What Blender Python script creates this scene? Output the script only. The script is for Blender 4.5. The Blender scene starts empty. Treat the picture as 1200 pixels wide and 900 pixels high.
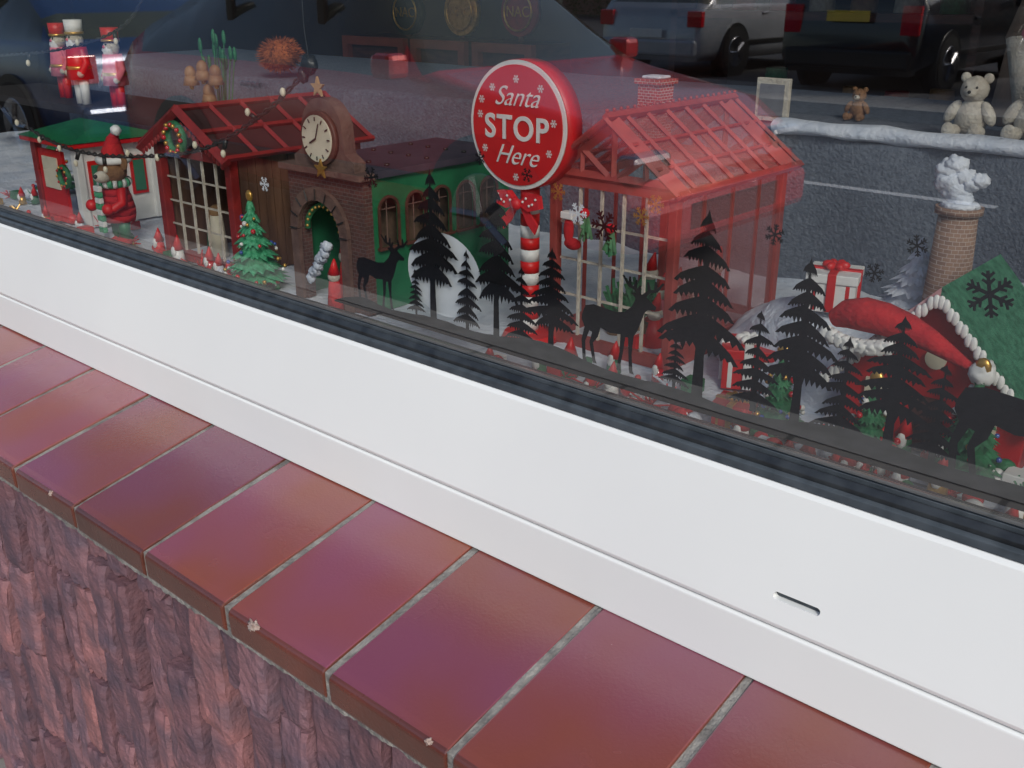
import bpy, bmesh, math, random
from mathutils import Vector, Matrix, noise
from mathutils.geometry import tessellate_polygon
random.seed(7)
R=random.random
def U(a,b): return a+(b-a)*R()
scene=bpy.context.scene
col=scene.collection
# ------------------------------------------------------------------ materials
def M(name,c1,c2=None,scale=20,rough=.5,rough2=None,bump=0,bscale=None,metal=0,coat=0,rnd=0,stretch=(1,1,1),detail=5,spec=.5,dist=.002):
    m=bpy.data.materials.new(name); m.use_nodes=True
    nt=m.node_tree; b=nt.nodes['Principled BSDF']
    b.inputs['Roughness'].default_value=rough; b.inputs['Metallic'].default_value=metal
    b.inputs['Coat Weight'].default_value=coat; b.inputs['Coat Roughness'].default_value=.12
    b.inputs['Specular IOR Level'].default_value=spec
    c1=(*c1,1); c2=(*(c2 if c2 else tuple(v*.8 for v in c1[:3])),1)
    tc=nt.nodes.new('ShaderNodeTexCoord'); mp=nt.nodes.new('ShaderNodeMapping'); mp.inputs['Scale'].default_value=stretch
    nt.links.new(tc.outputs['Object'],mp.inputs['Vector'])
    vec=mp.outputs['Vector']
    oi=nt.nodes.new('ShaderNodeObjectInfo')
    if rnd:
        ad=nt.nodes.new('ShaderNodeVectorMath'); ad.operation='ADD'
        nt.links.new(vec,ad.inputs[0])
        ml=nt.nodes.new('ShaderNodeMath'); ml.operation='MULTIPLY'; ml.inputs[1].default_value=37
        nt.links.new(oi.outputs['Random'],ml.inputs[0]); nt.links.new(ml.outputs[0],ad.inputs[1]); vec=ad.outputs[0]
    n=nt.nodes.new('ShaderNodeTexNoise'); n.inputs['Scale'].default_value=scale; n.inputs['Detail'].default_value=detail
    nt.links.new(vec,n.inputs['Vector'])
    r=nt.nodes.new('ShaderNodeValToRGB'); r.color_ramp.elements[0].position=.35; r.color_ramp.elements[1].position=.65
    r.color_ramp.elements[0].color=c1; r.color_ramp.elements[1].color=c2
    nt.links.new(n.outputs['Fac'],r.inputs['Fac'])
    out=r.outputs['Color']
    if rnd:
        h=nt.nodes.new('ShaderNodeHueSaturation')
        a=nt.nodes.new('ShaderNodeMapRange'); a.inputs[3].default_value=1-rnd; a.inputs[4].default_value=1+rnd
        nt.links.new(oi.outputs['Random'],a.inputs[0]); nt.links.new(a.outputs[0],h.inputs['Value'])
        nt.links.new(out,h.inputs['Color']); out=h.outputs['Color']
    nt.links.new(out,b.inputs['Base Color'])
    if rough2 is not None:
        n3=nt.nodes.new('ShaderNodeTexNoise'); n3.inputs['Scale'].default_value=scale*1.7; n3.inputs['Detail'].default_value=4
        nt.links.new(vec,n3.inputs['Vector'])
        q=nt.nodes.new('ShaderNodeMapRange'); q.inputs[1].default_value=.3;q.inputs[2].default_value=.7
        q.inputs[3].default_value=rough; q.inputs[4].default_value=rough2
        nt.links.new(n3.outputs['Fac'],q.inputs[0]); nt.links.new(q.outputs[0],b.inputs['Roughness'])
    if bump:
        n2=nt.nodes.new('ShaderNodeTexNoise'); n2.inputs['Scale'].default_value=bscale or scale*4; n2.inputs['Detail'].default_value=6
        nt.links.new(vec,n2.inputs['Vector'])
        bp=nt.nodes.new('ShaderNodeBump'); bp.inputs['Strength'].default_value=bump; bp.inputs['Distance'].default_value=dist
        nt.links.new(n2.outputs['Fac'],bp.inputs['Height']); nt.links.new(bp.outputs['Normal'],b.inputs['Normal'])
    return m
def brickmat(name,c1,c2,mortar,scale,w=.5,h=.25,ms=.02,bump=.5,dist=.003):
    m=bpy.data.materials.new(name); m.use_nodes=True; nt=m.node_tree; b=nt.nodes['Principled BSDF']; b.inputs['Roughness'].default_value=.85
    tc=nt.nodes.new('ShaderNodeTexCoord')
    sx=nt.nodes.new('ShaderNodeSeparateXYZ'); ad=nt.nodes.new('ShaderNodeMath'); cx=nt.nodes.new('ShaderNodeCombineXYZ')
    nt.links.new(tc.outputs['Object'],sx.inputs[0]); nt.links.new(sx.outputs[0],ad.inputs[0]); nt.links.new(sx.outputs[1],ad.inputs[1])
    nt.links.new(ad.outputs[0],cx.inputs[0]); nt.links.new(sx.outputs[2],cx.inputs[1])
    k=nt.nodes.new('ShaderNodeTexBrick'); k.inputs['Scale'].default_value=scale; k.inputs['Brick Width'].default_value=w; k.inputs['Row Height'].default_value=h
    k.inputs['Mortar Size'].default_value=ms; k.inputs['Color1'].default_value=(*c1,1); k.inputs['Color2'].default_value=(*c2,1); k.inputs['Mortar'].default_value=(*mortar,1)
    nt.links.new(cx.outputs[0],k.inputs['Vector']); nt.links.new(k.outputs['Color'],b.inputs['Base Color'])
    bp=nt.nodes.new('ShaderNodeBump'); bp.invert=True; bp.inputs['Strength'].default_value=bump; bp.inputs['Distance'].default_value=dist
    nt.links.new(k.outputs['Fac'],bp.inputs['Height']); nt.links.new(bp.outputs['Normal'],b.inputs['Normal'])
    return m
def glassmat(name,base,refl,rough=.0,tint=(1,1,1)):
    m=bpy.data.materials.new(name); m.use_nodes=True; nt=m.node_tree
    for n in list(nt.nodes): nt.nodes.remove(n)
    o=nt.nodes.new('ShaderNodeOutputMaterial'); t=nt.nodes.new('ShaderNodeBsdfTransparent'); g=nt.nodes.new('ShaderNodeBsdfGlossy'); x=nt.nodes.new('ShaderNodeMixShader')
    t.inputs[0].default_value=(*tint,1); g.inputs['Roughness'].default_value=rough; g.inputs['Color'].default_value=(1,1,1,1)
    lw=nt.nodes.new('ShaderNodeLayerWeight'); lw.inputs['Blend'].default_value=.5
    pw=nt.nodes.new('ShaderNodeMath'); pw.operation='POWER'; pw.inputs[1].default_value=4
    mr=nt.nodes.new('ShaderNodeMapRange'); mr.inputs[3].default_value=base; mr.inputs[4].default_value=refl
    nt.links.new(lw.outputs['Facing'],pw.inputs[0]); nt.links.new(pw.outputs[0],mr.inputs[0]); nt.links.new(mr.outputs[0],x.inputs[0])
    nt.links.new(t.outputs[0],x.inputs[1]); nt.links.new(g.outputs[0],x.inputs[2]); nt.links.new(x.outputs[0],o.inputs[0])
    return m
def tinted(name,c,fac,rough=.3):
    m=bpy.data.materials.new(name); m.use_nodes=True; nt=m.node_tree; b=nt.nodes['Principled BSDF']
    b.inputs['Base Color'].default_value=(*c,1); b.inputs['Roughness'].default_value=rough; b.inputs['Alpha'].default_value=fac
    n=nt.nodes.new('ShaderNodeTexNoise'); n.inputs['Scale'].default_value=15
    mr=nt.nodes.new('ShaderNodeMapRange'); mr.inputs[3].default_value=fac*.8; mr.inputs[4].default_value=min(1,fac*1.2)
    nt.links.new(n.outputs['Fac'],mr.inputs[0]); nt.links.new(mr.outputs[0],b.inputs['Alpha'])
    return m

white_pvc=M('white_pvc',(.75,.79,.80),(.71,.745,.76),3,.30,.42,bump=.08,bscale=260,dist=.0003)
rubber=M('rubber_gasket',(.035,.045,.055),(.06,.075,.09),60,.35,.5)
alu=M('aluminium_spacer',(.6,.62,.64),(.5,.52,.54),50,.3,metal=.9)
glass=glassmat('window_glass_material',.25,1.0,rough=.012,tint=(.95,.97,.965))
decal=M('black_vinyl',(.005,.006,.007),(.009,.009,.011),80,.5,spec=.2)
decalw=M('white_vinyl',(.75,.8,.84),(.62,.68,.74),30,.5)
mortar=M('grey_mortar',(.27,.265,.25),(.14,.135,.13),60,.95,bump=1,bscale=250,dist=.003)
snow=M('fake_snow',(.68,.72,.79),(.5,.56,.66),25,.9,bump=.8,bscale=160,dist=.004)
red=M('red_paint',(.30,.022,.02),(.20,.016,.016),40,.4,.6,bump=.2)
redg=M('greenhouse_red_paint',(.36,.065,.055),(.24,.045,.04),40,.4,.6,bump=.2)
redb=M('bright_red_paint',(.64,.012,.012),(.52,.01,.012),14,.35,.5)
white=M('white_paint',(.78,.78,.76),(.68,.69,.68),40,.5,bump=.1)
cream=M('cream_clock_face',(.75,.7,.55),(.65,.6,.46),40,.4)
blackp=M('black_paint',(.012,.012,.012),(.02,.02,.02),40,.4)
green=M('green_paint',(.02,.19,.08),(.012,.13,.055),30,.45,bump=.2)
dgreen=M('fir_green',(.015,.11,.04),(.03,.2,.08),90,.6,bump=.5)
lgreen=M('glitter_green',(.02,.24,.10),(.10,.45,.24),220,.35,bump=.6)
rgreen=M('green_glitter_roof',(.015,.12,.06),(.06,.24,.14),160,.5,bump=.8)
wood=M('weathered_planks',(.17,.085,.05),(.07,.032,.02),8,.7,bump=.6,bscale=40,stretch=(6,6,1))
wood2=M('brown_wood',(.12,.045,.03),(.07,.028,.02),20,.55,stretch=(1,1,5))
stone=M('brown_stone',(.11,.06,.05),(.17,.10,.08),60,.8,bump=.8)
brickm=brickmat('miniature_brick',(.13,.05,.04),(.08,.035,.03),(.15,.12,.11),60,bump=.6)
redbrick=brickmat('miniature_red_brick',(.45,.05,.03),(.32,.04,.03),(.6,.5,.45),90)
tanbrick=brickmat('tan_brick',(.28,.17,.12),(.2,.12,.09),(.4,.34,.3),70)
gold=M('gold',(.75,.45,.12),(.5,.28,.06),90,.3,metal=.7)
cloth=M('grey_cloth',(.13,.155,.195),(.085,.105,.14),150,.95,bump=1,bscale=260,dist=.004)
dark=M('dark_interior',(.03,.022,.02),(.018,.014,.013),3,.8)
brownwall=M('brown_wall',(.10,.06,.045),(.06,.04,.032),2,.8)
orange=M('orange_fur',(.45,.12,.03),(.28,.07,.02),60,.9,bump=1)
fur=M('brown_fur',(.3,.16,.08),(.2,.1,.05),120,.95,bump=1)
furw=M('cream_fur',(.62,.58,.5),(.48,.43,.36),90,.95,bump=1)
felt=M('red_felt',(.55,.02,.025),(.40,.012,.02),60,.95,bump=.9)
pink=M('pink_plush',(.75,.2,.25),(.6,.12,.18),60,.9,bump=.5)
skin_=M('tan_ornament',(.34,.2,.09),(.22,.12,.06),40,.6)
blue=M('blue_bauble',(.05,.1,.4),None,20,.15,coat=1)
redgl=M('red_bauble',(.6,.01,.02),None,20,.12,coat=1)
# ------------------------------------------------------------------ helpers
def empty(name,loc=(0,0,0)):
    o=bpy.data.objects.new(name,None); o.location=loc; col.objects.link(o); o.empty_display_size=.05; return o
def mk(name,verts,faces,mat,parent=None,smooth=False,bevel=0):
    me=bpy.data.meshes.new(name); me.from_pydata([tuple(v) for v in verts],[],faces); me.update()
    if mat: me.materials.append(mat)
    o=bpy.data.objects.new(name,me); col.objects.link(o)
    if parent: o.parent=parent
    if smooth:
        for p in me.polygons: p.use_smooth=True
    if bevel:
        b=o.modifiers.new('bev','BEVEL'); b.width=bevel; b.segments=2; b.limit_method='ANGLE'
    return o
BF=[(0,1,3,2),(4,6,7,5),(0,4,5,1),(2,3,7,6),(0,2,6,4),(1,5,7,3)]
def box(p,name,x0,x1,y0,y1,z0,z1,mat,bevel=0):
    v=[(x,y,z) for x in (x0,x1) for y in (y0,y1) for z in (z0,z1)]
    return mk(name,v,BF,mat,p,bevel=bevel)
def cyl(p,name,a,b,r1,r2,mat,n=24,smooth=True,sy=1):
    a=Vector(a);b=Vector(b);d=(b-a).normalized()
    t=Vector((0,0,1)) if abs(d.z)<.9 else Vector((1,0,0))
    e1=d.cross(t).normalized(); e2=d.cross(e1)
    v=[];f=[]
    for c,r in((a,r1),(b,r2)):
        for i in range(n):
            an=2*math.pi*i/n; v.append(c+e1*math.cos(an)*r+e2*math.sin(an)*r*sy)
    for i in range(n): f.append((i,(i+1)%n,n+(i+1)%n,n+i))
    f.append(tuple(range(n))[::-1]); f.append(tuple(range(n,2*n)))
    o=mk(name,v,f,mat,p)
    if smooth:
        for q in o.data.polygons:
            if len(q.vertices)==4: q.use_smooth=True
    return o
def beam(p,name,a,b,w,mat): return cyl(p,name,a,b,w*.7,w*.7,mat,n=4,smooth=False)
def sph(p,name,c,r,mat,rot=None,seg=20,noise_amt=0):
    if not hasattr(r,'__len__'): r=(r,r,r)
    bm=bmesh.new(); bmesh.ops.create_uvsphere(bm,u_segments=seg,v_segments=seg*2//3,radius=1)
    me=bpy.data.meshes.new(name)
    for v in bm.verts:
        if noise_amt:
            v.co*=1+noise_amt*noise.noise(v.co*2.3+Vector(c)*50)
        v.co=Vector((v.co.x*r[0],v.co.y*r[1],v.co.z*r[2]))
        if rot: v.co=rot@v.co
        v.co+=Vector(c)
    for f in bm.faces: f.smooth=True
    bm.to_mesh(me); bm.free(); me.materials.append(mat)
    o=bpy.data.objects.new(name,me); col.objects.link(o)
    if p: o.parent=p
    return o
def tube(p,name,pts,r,mat,rad=None,cyclic=False):
    cu=bpy.data.curves.new(name,'CURVE'); cu.dimensions='3D'; cu.bevel_depth=r; cu.bevel_resolution=3; cu.use_fill_caps=True
    s=cu.splines.new('POLY'); s.points.add(len(pts)-1)
    for i,q in enumerate(pts): s.points[i].co=(*q,1); s.points[i].radius=rad[i] if rad else 1
    s.use_cyclic_u=cyclic; cu.materials.append(mat)
    o=bpy.data.objects.new(name,cu); col.objects.link(o)
    if p: o.parent=p
    return o
def renorm(o):
    bm=bmesh.new(); bm.from_mesh(o.data); bmesh.ops.recalc_face_normals(bm,faces=bm.faces); bm.to_mesh(o.data); bm.free()
def polyflat(p,name,polys,mat,y,th=0,conv=None):
    V=[];F=[]
    for k,pl in enumerate(polys):
        yy=y+k*2e-6; n0=len(V)
        V+=[(a,yy,b) for a,b in pl]
        tris=tessellate_polygon([[Vector((a,b,0)) for a,b in pl]])
        F+=[(n0+i,n0+j,n0+l) for i,j,l in tris]
        if th:
            n1=len(V); V+=[(a,yy+th,b) for a,b in pl]; F+=[(n1+l,n1+j,n1+i) for i,j,l in tris]
            n=len(pl)
            for i in range(n): F.append((n0+i,n0+(i+1)%n,n1+(i+1)%n,n1+i))
    if conv: V=[conv(Vector(v)) for v in V]
    o=mk(name,V,F,mat,p); renorm(o)
    return o
def arc(cx,cz,r,a0,a1,n=14,rz=None):
    rz=rz or r
    return [(cx+r*math.cos(math.radians(a0+(a1-a0)*i/n)),cz+rz*math.sin(math.radians(a0+(a1-a0)*i/n))) for i in range(n+1)]
GZ=-1.25
# ------------------------------------------------------------------ ground, street
g=mk('ground',[(-80,-80,GZ-.13),(80,-80,GZ-.13),(80,80,GZ-.13),(-80,80,GZ-.13)],[(0,1,2,3)],M('soil',(.08,.07,.05),(.05,.06,.03),2,.95))
asph=M('asphalt',(.07,.07,.074),(.05,.05,.054),40,.75,bump=.6,bscale=300,dist=.01)
road=mk('road',[(-60,-9.5,GZ-.12),(60,-9.5,GZ-.12),(60,-1.5,GZ-.12),(-60,-1.5,GZ-.12)],[(0,1,2,3)],asph)
park=mk('car_park_ground',[(-60,-30,GZ-.01),(60,-30,GZ-.01),(60,-11.2,GZ-.01),(-60,-11.2,GZ-.01)],[(0,1,2,3)],asph)
lines=empty('road_markings')
for i in range(-12,12): box(lines,'dash_%d'%(i+12),i*4,i*4+2,-5.75,-5.65,GZ-.117,GZ-.115,white)
paving=brickmat('paving_slabs',(.25,.24,.22),(.2,.19,.18),(.08,.08,.075),1,w=.6,h=.6,ms=.01)
nt=paving.node_tree
for l in list(nt.links):
    if l.to_node.type=='TEX_BRICK' : nt.links.remove(l)
tcn=[n for n in nt.nodes if n.type=='TEX_COORD'][0]; bk=[n for n in nt.nodes if n.type=='TEX_BRICK'][0]; nt.links.new(tcn.outputs['Object'],bk.inputs['Vector'])
pv=empty('pavement'); box(pv,'slabs',-60,60,-1.35,.62,GZ-.15,GZ,paving); box(pv,'kerb',-60,60,-1.5,-1.352,GZ-.15,GZ+.003,M('kerb_stone',(.3,.3,.29),(.22,.22,.21),10,.9))
pv2=empty('pavement'); box(pv2,'slabs',-60,60,-11.2,-9.65,GZ-.15,GZ,paving); box(pv2,'kerb',-60,60,-9.648,-9.5,GZ-.15,GZ+.003,M('kerb_stone_far',(.3,.3,.29),(.22,.22,.21),10,.9))

# ------------------------------------------------------------------ shop building shell
shop=empty('shop_building')
facade=brickmat('facade_brick',(.3,.12,.08),(.22,.09,.06),(.4,.36,.32),4)
X0,X1=-3.6,.62
box(shop,'wall_above_window',-6,3,.62,.85,1.05,1.9,facade)
box(shop,'pier_left',-6,X0,.62,.85,GZ,1.048,facade)
box(shop,'pier_right',X1,3,.62,.85,GZ,1.048,facade)
box(shop,'inner_sill_wall',X0+.002,X1-.002,.66,.70,GZ,-.36,brownwall)
box(shop,'back_wall',-6,3,3.0,3.1,GZ,1.6,brownwall)
box(shop,'left_wall',-6.1,-6.002,.62,3.1,GZ,1.9,brownwall)
box(shop,'right_wall',3.002,3.1,.62,3.1,GZ,1.9,brownwall)
box(shop,'ceiling',-6,3,.852,2.998,1.5,1.6,M('ceiling_paint',(.3,.28,.25),None,3,.9))
box(shop,'floor',-6,3,.702,2.998,GZ,GZ+.02,dark)
box(shop,'roof',-6.3,3.3,.5,3.3,1.902,1.98,M('roof_felt',(.06,.06,.06),None,10,.9))
# ------------------------------------------------------------------ split-brick clad wall below
def slate_wall():
    bm=bmesh.new(); cl=bm.loops.layers.color.new('tone')
    def piece(x0,x1,z1,z0,yf,tone):
        nx=7; nz=14; gridv=[]
        sd=R()*100; tw=U(-.005,.005); lean=U(-.003,.004); sk=U(-.002,.002)
        jag=[U(-.006,.006) for _ in range(nx+1)]
        for k in range(nz+1):
            rowv=[]
            for i in range(nx+1):
                u=i/nx; w=k/nz
                x=x0+(x1-x0)*u+sk*w+.0022*noise.noise(Vector((sd,w*7,u*2)))
                zz=z1+(z0-z1)*w+(jag[i]*w)
                y=yf+tw*(u-.5)+lean*(w-.5)-.0042*noise.noise(Vector((sd+x*26,zz*26,sd)))-.0016*noise.noise(Vector((x*130,zz*130,sd)))
                if min(u,1-u)<.01: y+=U(.002,.006)
                if w>.99 or w<.01: y+=U(.001,.004)
                rowv.append(bm.verts.new((x,y,zz)))
            gridv.append(rowv)
        back=[[bm.verts.new((v.co.x,.53,v.co.z)) for v in r_] for r_ in (gridv[0],gridv[-1])]
        fs=[]
        for k in range(nz):
            for i in range(nx): fs.append(bm.faces.new((gridv[k][i],gridv[k+1][i],gridv[k+1][i+1],gridv[k][i+1])))
        for i in range(nx):
            fs.append(bm.faces.new((gridv[0][i],gridv[0][i+1],back[0][i+1],back[0][i])))
            fs.append(bm.faces.new((gridv[-1][i+1],gridv[-1][i],back[1][i],back[1][i+1])))
        bl=[gridv[k][0] for k in range(nz+1)]; br=[gridv[k][-1] for k in range(nz+1)]
        fs.append(bm.faces.new(bl[::-1][:]+[back[0][0],back[1][0]])); fs.append(bm.faces.new(br+[back[1][-1],back[0][-1]]))
        for f in fs:
            for l in f.loops: l[cl]=(tone,tone,tone,1)
    x=X0-2.4
    while x<X1+2:
        w=U(.036,.058)
        z=-.562; first=True; cbase=U(-.006,.005)
        while z>GZ:
            h=U(.03,.14) if first else U(.12,.17)
            first=False
            yf=.458+cbase+U(-.013,.008)
            piece(x+.002,x+w-.002,z,max(z-h,GZ),yf,R())
            z-=h+.003
        x+=w
    me=bpy.data.meshes.new('slate_clad_wall'); bmesh.ops.recalc_face_normals(bm,faces=bm.faces); bm.to_mesh(me); bm.free()
    o=bpy.data.objects.new('slate_clad_wall',me); col.objects.link(o)
    m=M('split_brick',(.25,.125,.125),(.13,.085,.10),22,.65,.9,bump=1,bscale=130,dist=.003,detail=8)
    nt=m.node_tree; b=nt.nodes['Principled BSDF']; at=nt.nodes.new('ShaderNodeAttribute'); at.attribute_name='tone'
    cr=nt.nodes.new('ShaderNodeValToRGB'); e=cr.color_ramp.elements
    e[0].color=(.62,.60,.72,1); e[1].color=(1.2,1.0,1.0,1); x_=e.new(.5); x_.color=(.9,.92,1.08,1)
    nt.links.new(at.outputs['Fac'],cr.inputs[0])
    mx=nt.nodes.new('ShaderNodeMix'); mx.data_type='RGBA'; mx.blend_type='MULTIPLY'; mx.inputs[0].default_value=1
    src=b.inputs['Base Color'].links[0].from_socket
    nt.links.new(src,mx.inputs[6]); nt.links.new(cr.outputs[0],mx.inputs[7]); nt.links.new(mx.outputs[2],b.inputs['Base Color'])
    me.materials.append(m)
slate_wall()
box(shop,'wall_core',-6,3,.532,.618,GZ,-.53,mortar)
# ------------------------------------------------------------------ tiled sill
tilem=M('glazed_red_tile',(.22,.055,.030),(.21,.055,.10),5,.14,.30,bump=.5,bscale=380,rnd=.28,detail=2.5,coat=.9,spec=.8,dist=.0006)  # purplish noise tone puts sky reflection and iridescence into the glaze colour
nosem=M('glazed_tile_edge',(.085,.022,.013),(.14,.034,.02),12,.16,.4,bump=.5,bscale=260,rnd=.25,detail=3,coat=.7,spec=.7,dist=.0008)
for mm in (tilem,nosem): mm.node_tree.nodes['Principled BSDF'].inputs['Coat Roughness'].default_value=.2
sill=empty('tiled_window_sill')
def sill_tile(x0,x1,idx):
    tl=math.tan(math.radians(11.6))
    prof=[(.66,-.491+.066*tl),(.594,-.491)]
    yf=.4155; zf=-.5280; r=.007
    prof.append((yf+.012,zf+.012*tl+.0006))
    for i in range(6):
        a=math.radians(95+ i*17); prof.append((yf+r+r*math.cos(a),zf-r*.75+r*.95*math.sin(a)))
    prof+= [(yf+.001,zf-.026),(yf+.004,zf-.030),(yf+.03,zf-.031),(.66,-.515)]
    n=len(prof); V=[(x0,a,b) for a,b in prof]+[(x1,a,b) for a,b in prof]
    F=[(i,(i+1)%n,n+(i+1)%n,n+i) for i in range(n)]+[tuple(range(n))[::-1],tuple(range(n,2*n))]
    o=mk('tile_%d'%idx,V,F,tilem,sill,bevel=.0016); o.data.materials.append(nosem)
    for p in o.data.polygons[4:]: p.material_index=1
    renorm(o)
    c=Vector(((x0+x1)/2,.5,-.51)); o.data.transform(Matrix.Translation(-c)); o.location=c+Vector((0,0,U(-.0008,.0008))); o.rotation_euler=(U(-.006,.006),U(-.008,.008),U(-.008,.008))
pitch=.1420; jx=-.572
i=0; x=jx-22*pitch
while x<X1+.2:
    sill_tile(x+.0040,x+pitch-.0040,i); i+=1; x+=pitch
bm=bmesh.new(); N=1400; prev=None
for k in range(N+1):
    x=-3.75+k*(4.6/N)
    y=.4185+.002*noise.noise(Vector((x*60,0,0))); zt=-.5297+.0014*noise.noise(Vector((x*120,3,0))); zb=.0012*noise.noise(Vector((x*140,9,0)))
    r=[bm.verts.new(q) for q in ((x,.655,-.481),(x,.594,-.4928+zb),(x,.50,-.5118-zb),(x,y,zt),(x,y+.001*R(),-.560-.002*R()),(x,.655,-.56))]
    if prev:
        for a in range(5): bm.faces.new((prev[a],r[a],r[a+1],prev[a+1]))
    prev=r
me=bpy.data.meshes.new('mortar_bed'); bmesh.ops.recalc_face_normals(bm,faces=bm.faces); bm.to_mesh(me); bm.free(); me.materials.append(mortar)
o=bpy.data.objects.new('mortar_bed',me); col.objects.link(o); o.parent=sill
chip=M('chipped_clay',(.5,.42,.38),(.35,.25,.22),200,.9,bump=1)
for (cx,sx,sz) in((-.672,.008,.005),(-.452,.003,.0025),(-1.05,.003,.0025)):
    sph(sill,'chip',(cx,.4177,-.5300),(sx,.0026,sz),chip,seg=18,noise_amt=1.0)
# ------------------------------------------------------------------ white frame
frame=empty('window_frame')
def extr(name,prof,x0,x1,mat,par,bevel=0):
    n=len(prof); V=[(x0,a,b) for a,b in prof]+[(x1,a,b) for a,b in prof]
    F=[(i,(i+1)%n,n+(i+1)%n,n+i) for i in range(n)]+[tuple(range(n))[::-1],tuple(range(n,2*n))]
    o=mk(name,V,F,mat,par,bevel=bevel); renorm(o)
    return o
low=extr('lower_face',[(.594,-.4895),(.595,-.441),(.597,-.4395),(.655,-.4395),(.655,-.4895)],X0,X1,white_pvc,frame,bevel=.0012)
up=extr('upper_face',[(.5955,-.4378),(.5945,-.434),(.6125,-.338),(.6145,-.334),(.655,-.334),(.655,-.4378)],X0,X1,white_pvc,frame,bevel=.0012)
box(frame,'groove_back',X0,X1,.600,.65,-.442,-.436,rubber)
sx0,sx1=-.2774,-.2411
bm=bmesh.new(); rr=.0029; zc=-.4135
pts=[(sx1-rr+rr*math.cos(math.radians(a)),zc+rr*math.sin(math.radians(a))) for a in range(-90,91,20)]+[(sx0+rr+rr*math.cos(math.radians(a)),zc+rr*math.sin(math.radians(a))) for a in range(90,271,20)]
va=[bm.verts.new((a,.58,b)) for a,b in pts]; vb=[bm.verts.new((a,.70,b)) for a,b in pts]; n=len(pts)
bm.faces.new(va); bm.faces.new(vb[::-1])
for i in range(n): bm.faces.new((va[i],vb[i],vb[(i+1)%n],va[(i+1)%n]))
bmesh.ops.recalc_face_normals(bm,faces=bm.faces)
me=bpy.data.meshes.new('c'); bm.to_mesh(me); bm.free(); co=bpy.data.objects.new('c',me); col.objects.link(co)
b=up.modifiers.new('slot','BOOLEAN'); b.object=co; b.solver='EXACT'
bpy.context.view_layer.update()
dg=bpy.context.evaluated_depsgraph_get(); nm=bpy.data.meshes.new_from_object(up.evaluated_get(dg)); up.modifiers.clear(); up.data=nm
bpy.data.objects.remove(co)
box(frame,'slot_shade_sheet',sx0-.002,sx1+.002,.6035,.6045,zc-.004,zc+.004,rubber)  # dark sheet added behind the drain slot in place of its inner shade
box(frame,'left_jamb',X0,X0+.06,.5965,.655,-.332,.988,white_pvc,.002)
box(frame,'right_jamb',X1-.06,X1,.5965,.655,-.332,.988,white_pvc,.002)
box(frame,'head',X0,X1,.5965,.655,.99,1.046,white_pvc,.002)
gas=empty('rubber_window_gasket')
a0,a1=X0+.062,X1-.062
extr('outer_strip',[(.6135,-.3335),(.6145,-.3275),(.6185,-.3262),(.6185,-.3335)],a0,a1,rubber,gas,.0008)
extr('mid_strip',[(.6187,-.3335),(.6187,-.3235),(.6215,-.319),(.6235,-.319),(.6235,-.3335)],a0,a1,M('rubber_dark',(.012,.014,.017),(.03,.035,.04),60,.3),gas,.0006)
extr('glazing_lip',[(.6237,-.333),(.6237,-.3165),(.6252,-.3165),(.6252,-.333)],a0,a1,rubber,gas)
extr('inner_bead',[(.6312,-.333),(.6312,-.314),(.642,-.318),(.648,-.333)],a0,a1,rubber,gas)
sp=box(None,'glazing_spacer_bar',a0,a1,.6275,.6300,-.3165,-.3138,alu)
gl=empty('window_glass')
mk('pane',[(a0,.6258,-.330),(a1,.6258,-.330),(a1,.6258,.988),(a0,.6258,.988)],[(0,1,2,3)],glass,gl)
# ------------------------------------------------------------------ vinyl silhouettes on the glass
YS=.6310
def stroke(pts,w0,w1):
    L=[];Rr=[];n=len(pts)
    for i,(x,z) in enumerate(pts):
        a=pts[max(i-1,0)]; b=pts[min(i+1,n-1)]; d=Vector((b[0]-a[0],b[1]-a[1])).normalized(); w=(w0+(w1-w0)*i/(n-1))/2
        L.append((x-d.y*w,z+d.x*w)); Rr.append((x+d.y*w,z-d.x*w))
    return L+Rr[::-1]
def pine(cx,zb,zt,w,open_trunk=True):
    H=zt-zb; P=[stroke([(cx,zb-.004),(cx,zt-.02*H)],w*.12,w*.02)]
    lv=8; z0=.28 if open_trunk else .08
    P.append([(cx-w*.04,zt-.07*H),(cx,zt),(cx+w*.04,zt-.07*H)])
    for i in range(lv):
        t=i/(lv-1)
        zc=zt-.03*H-(1-z0-.12)*H*t**1.02
        half=w*.5*(.18+.82*t**.8)*U(.86,1.1)
        if open_trunk and t>.9: half*=.8
        th=H*(.085+.055*t)
        for s in(-1,1):
            hf=half*U(.82,1.12); dr=H*(.05+.07*t)*U(.8,1.25); zz=zc+U(-.012,.012)*H
            n=6; top=[(cx+s*hf*k/n, zz-dr*(k/n)**1.25) for k in range(n+1)]
            bot=[]
            for k in range(n,0,-1):
                u=(k-.35)/n
                bot.append((cx+s*hf*(u-.02), zz-dr*u**1.25-th*(1.2-.95*u)*U(.85,1.25)))
                u=(k-.9)/n; u=max(u,0)
                bot.append((cx+s*hf*(u), zz-dr*u**1.25-th*(.78-.6*u)))
            top[-1]=(top[-1][0]+s*hf*.06,top[-1][1]-th*.25)
            P.append(top+bot)
    return P
trees=[(-.6554,-.290,-.1547,.072,1),(-.6786,-.292,-.250,.025,0),(-.612,-.292,-.2205,.037,0),(-.5767,-.290,-.1588,.062,1),(-.5475,-.292,-.2247,.040,0),
(-.5148,-.292,-.203,.058,1),(-.3716,-.290,-.152,.083,1),(-.3923,-.290,-.2457,.026,0),(-.3243,-.290,-.2164,.043,0),(-.2915,-.290,-.173,.064,1),
(-.2583,-.290,-.2208,.040,0),(-.2242,-.290,-.1994,.062,1),(-.1942,-.290,-.2247,.040,0),(-.10,-.29,-.16,.07,1),(-.03,-.29,-.2,.05,1)]
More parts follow.
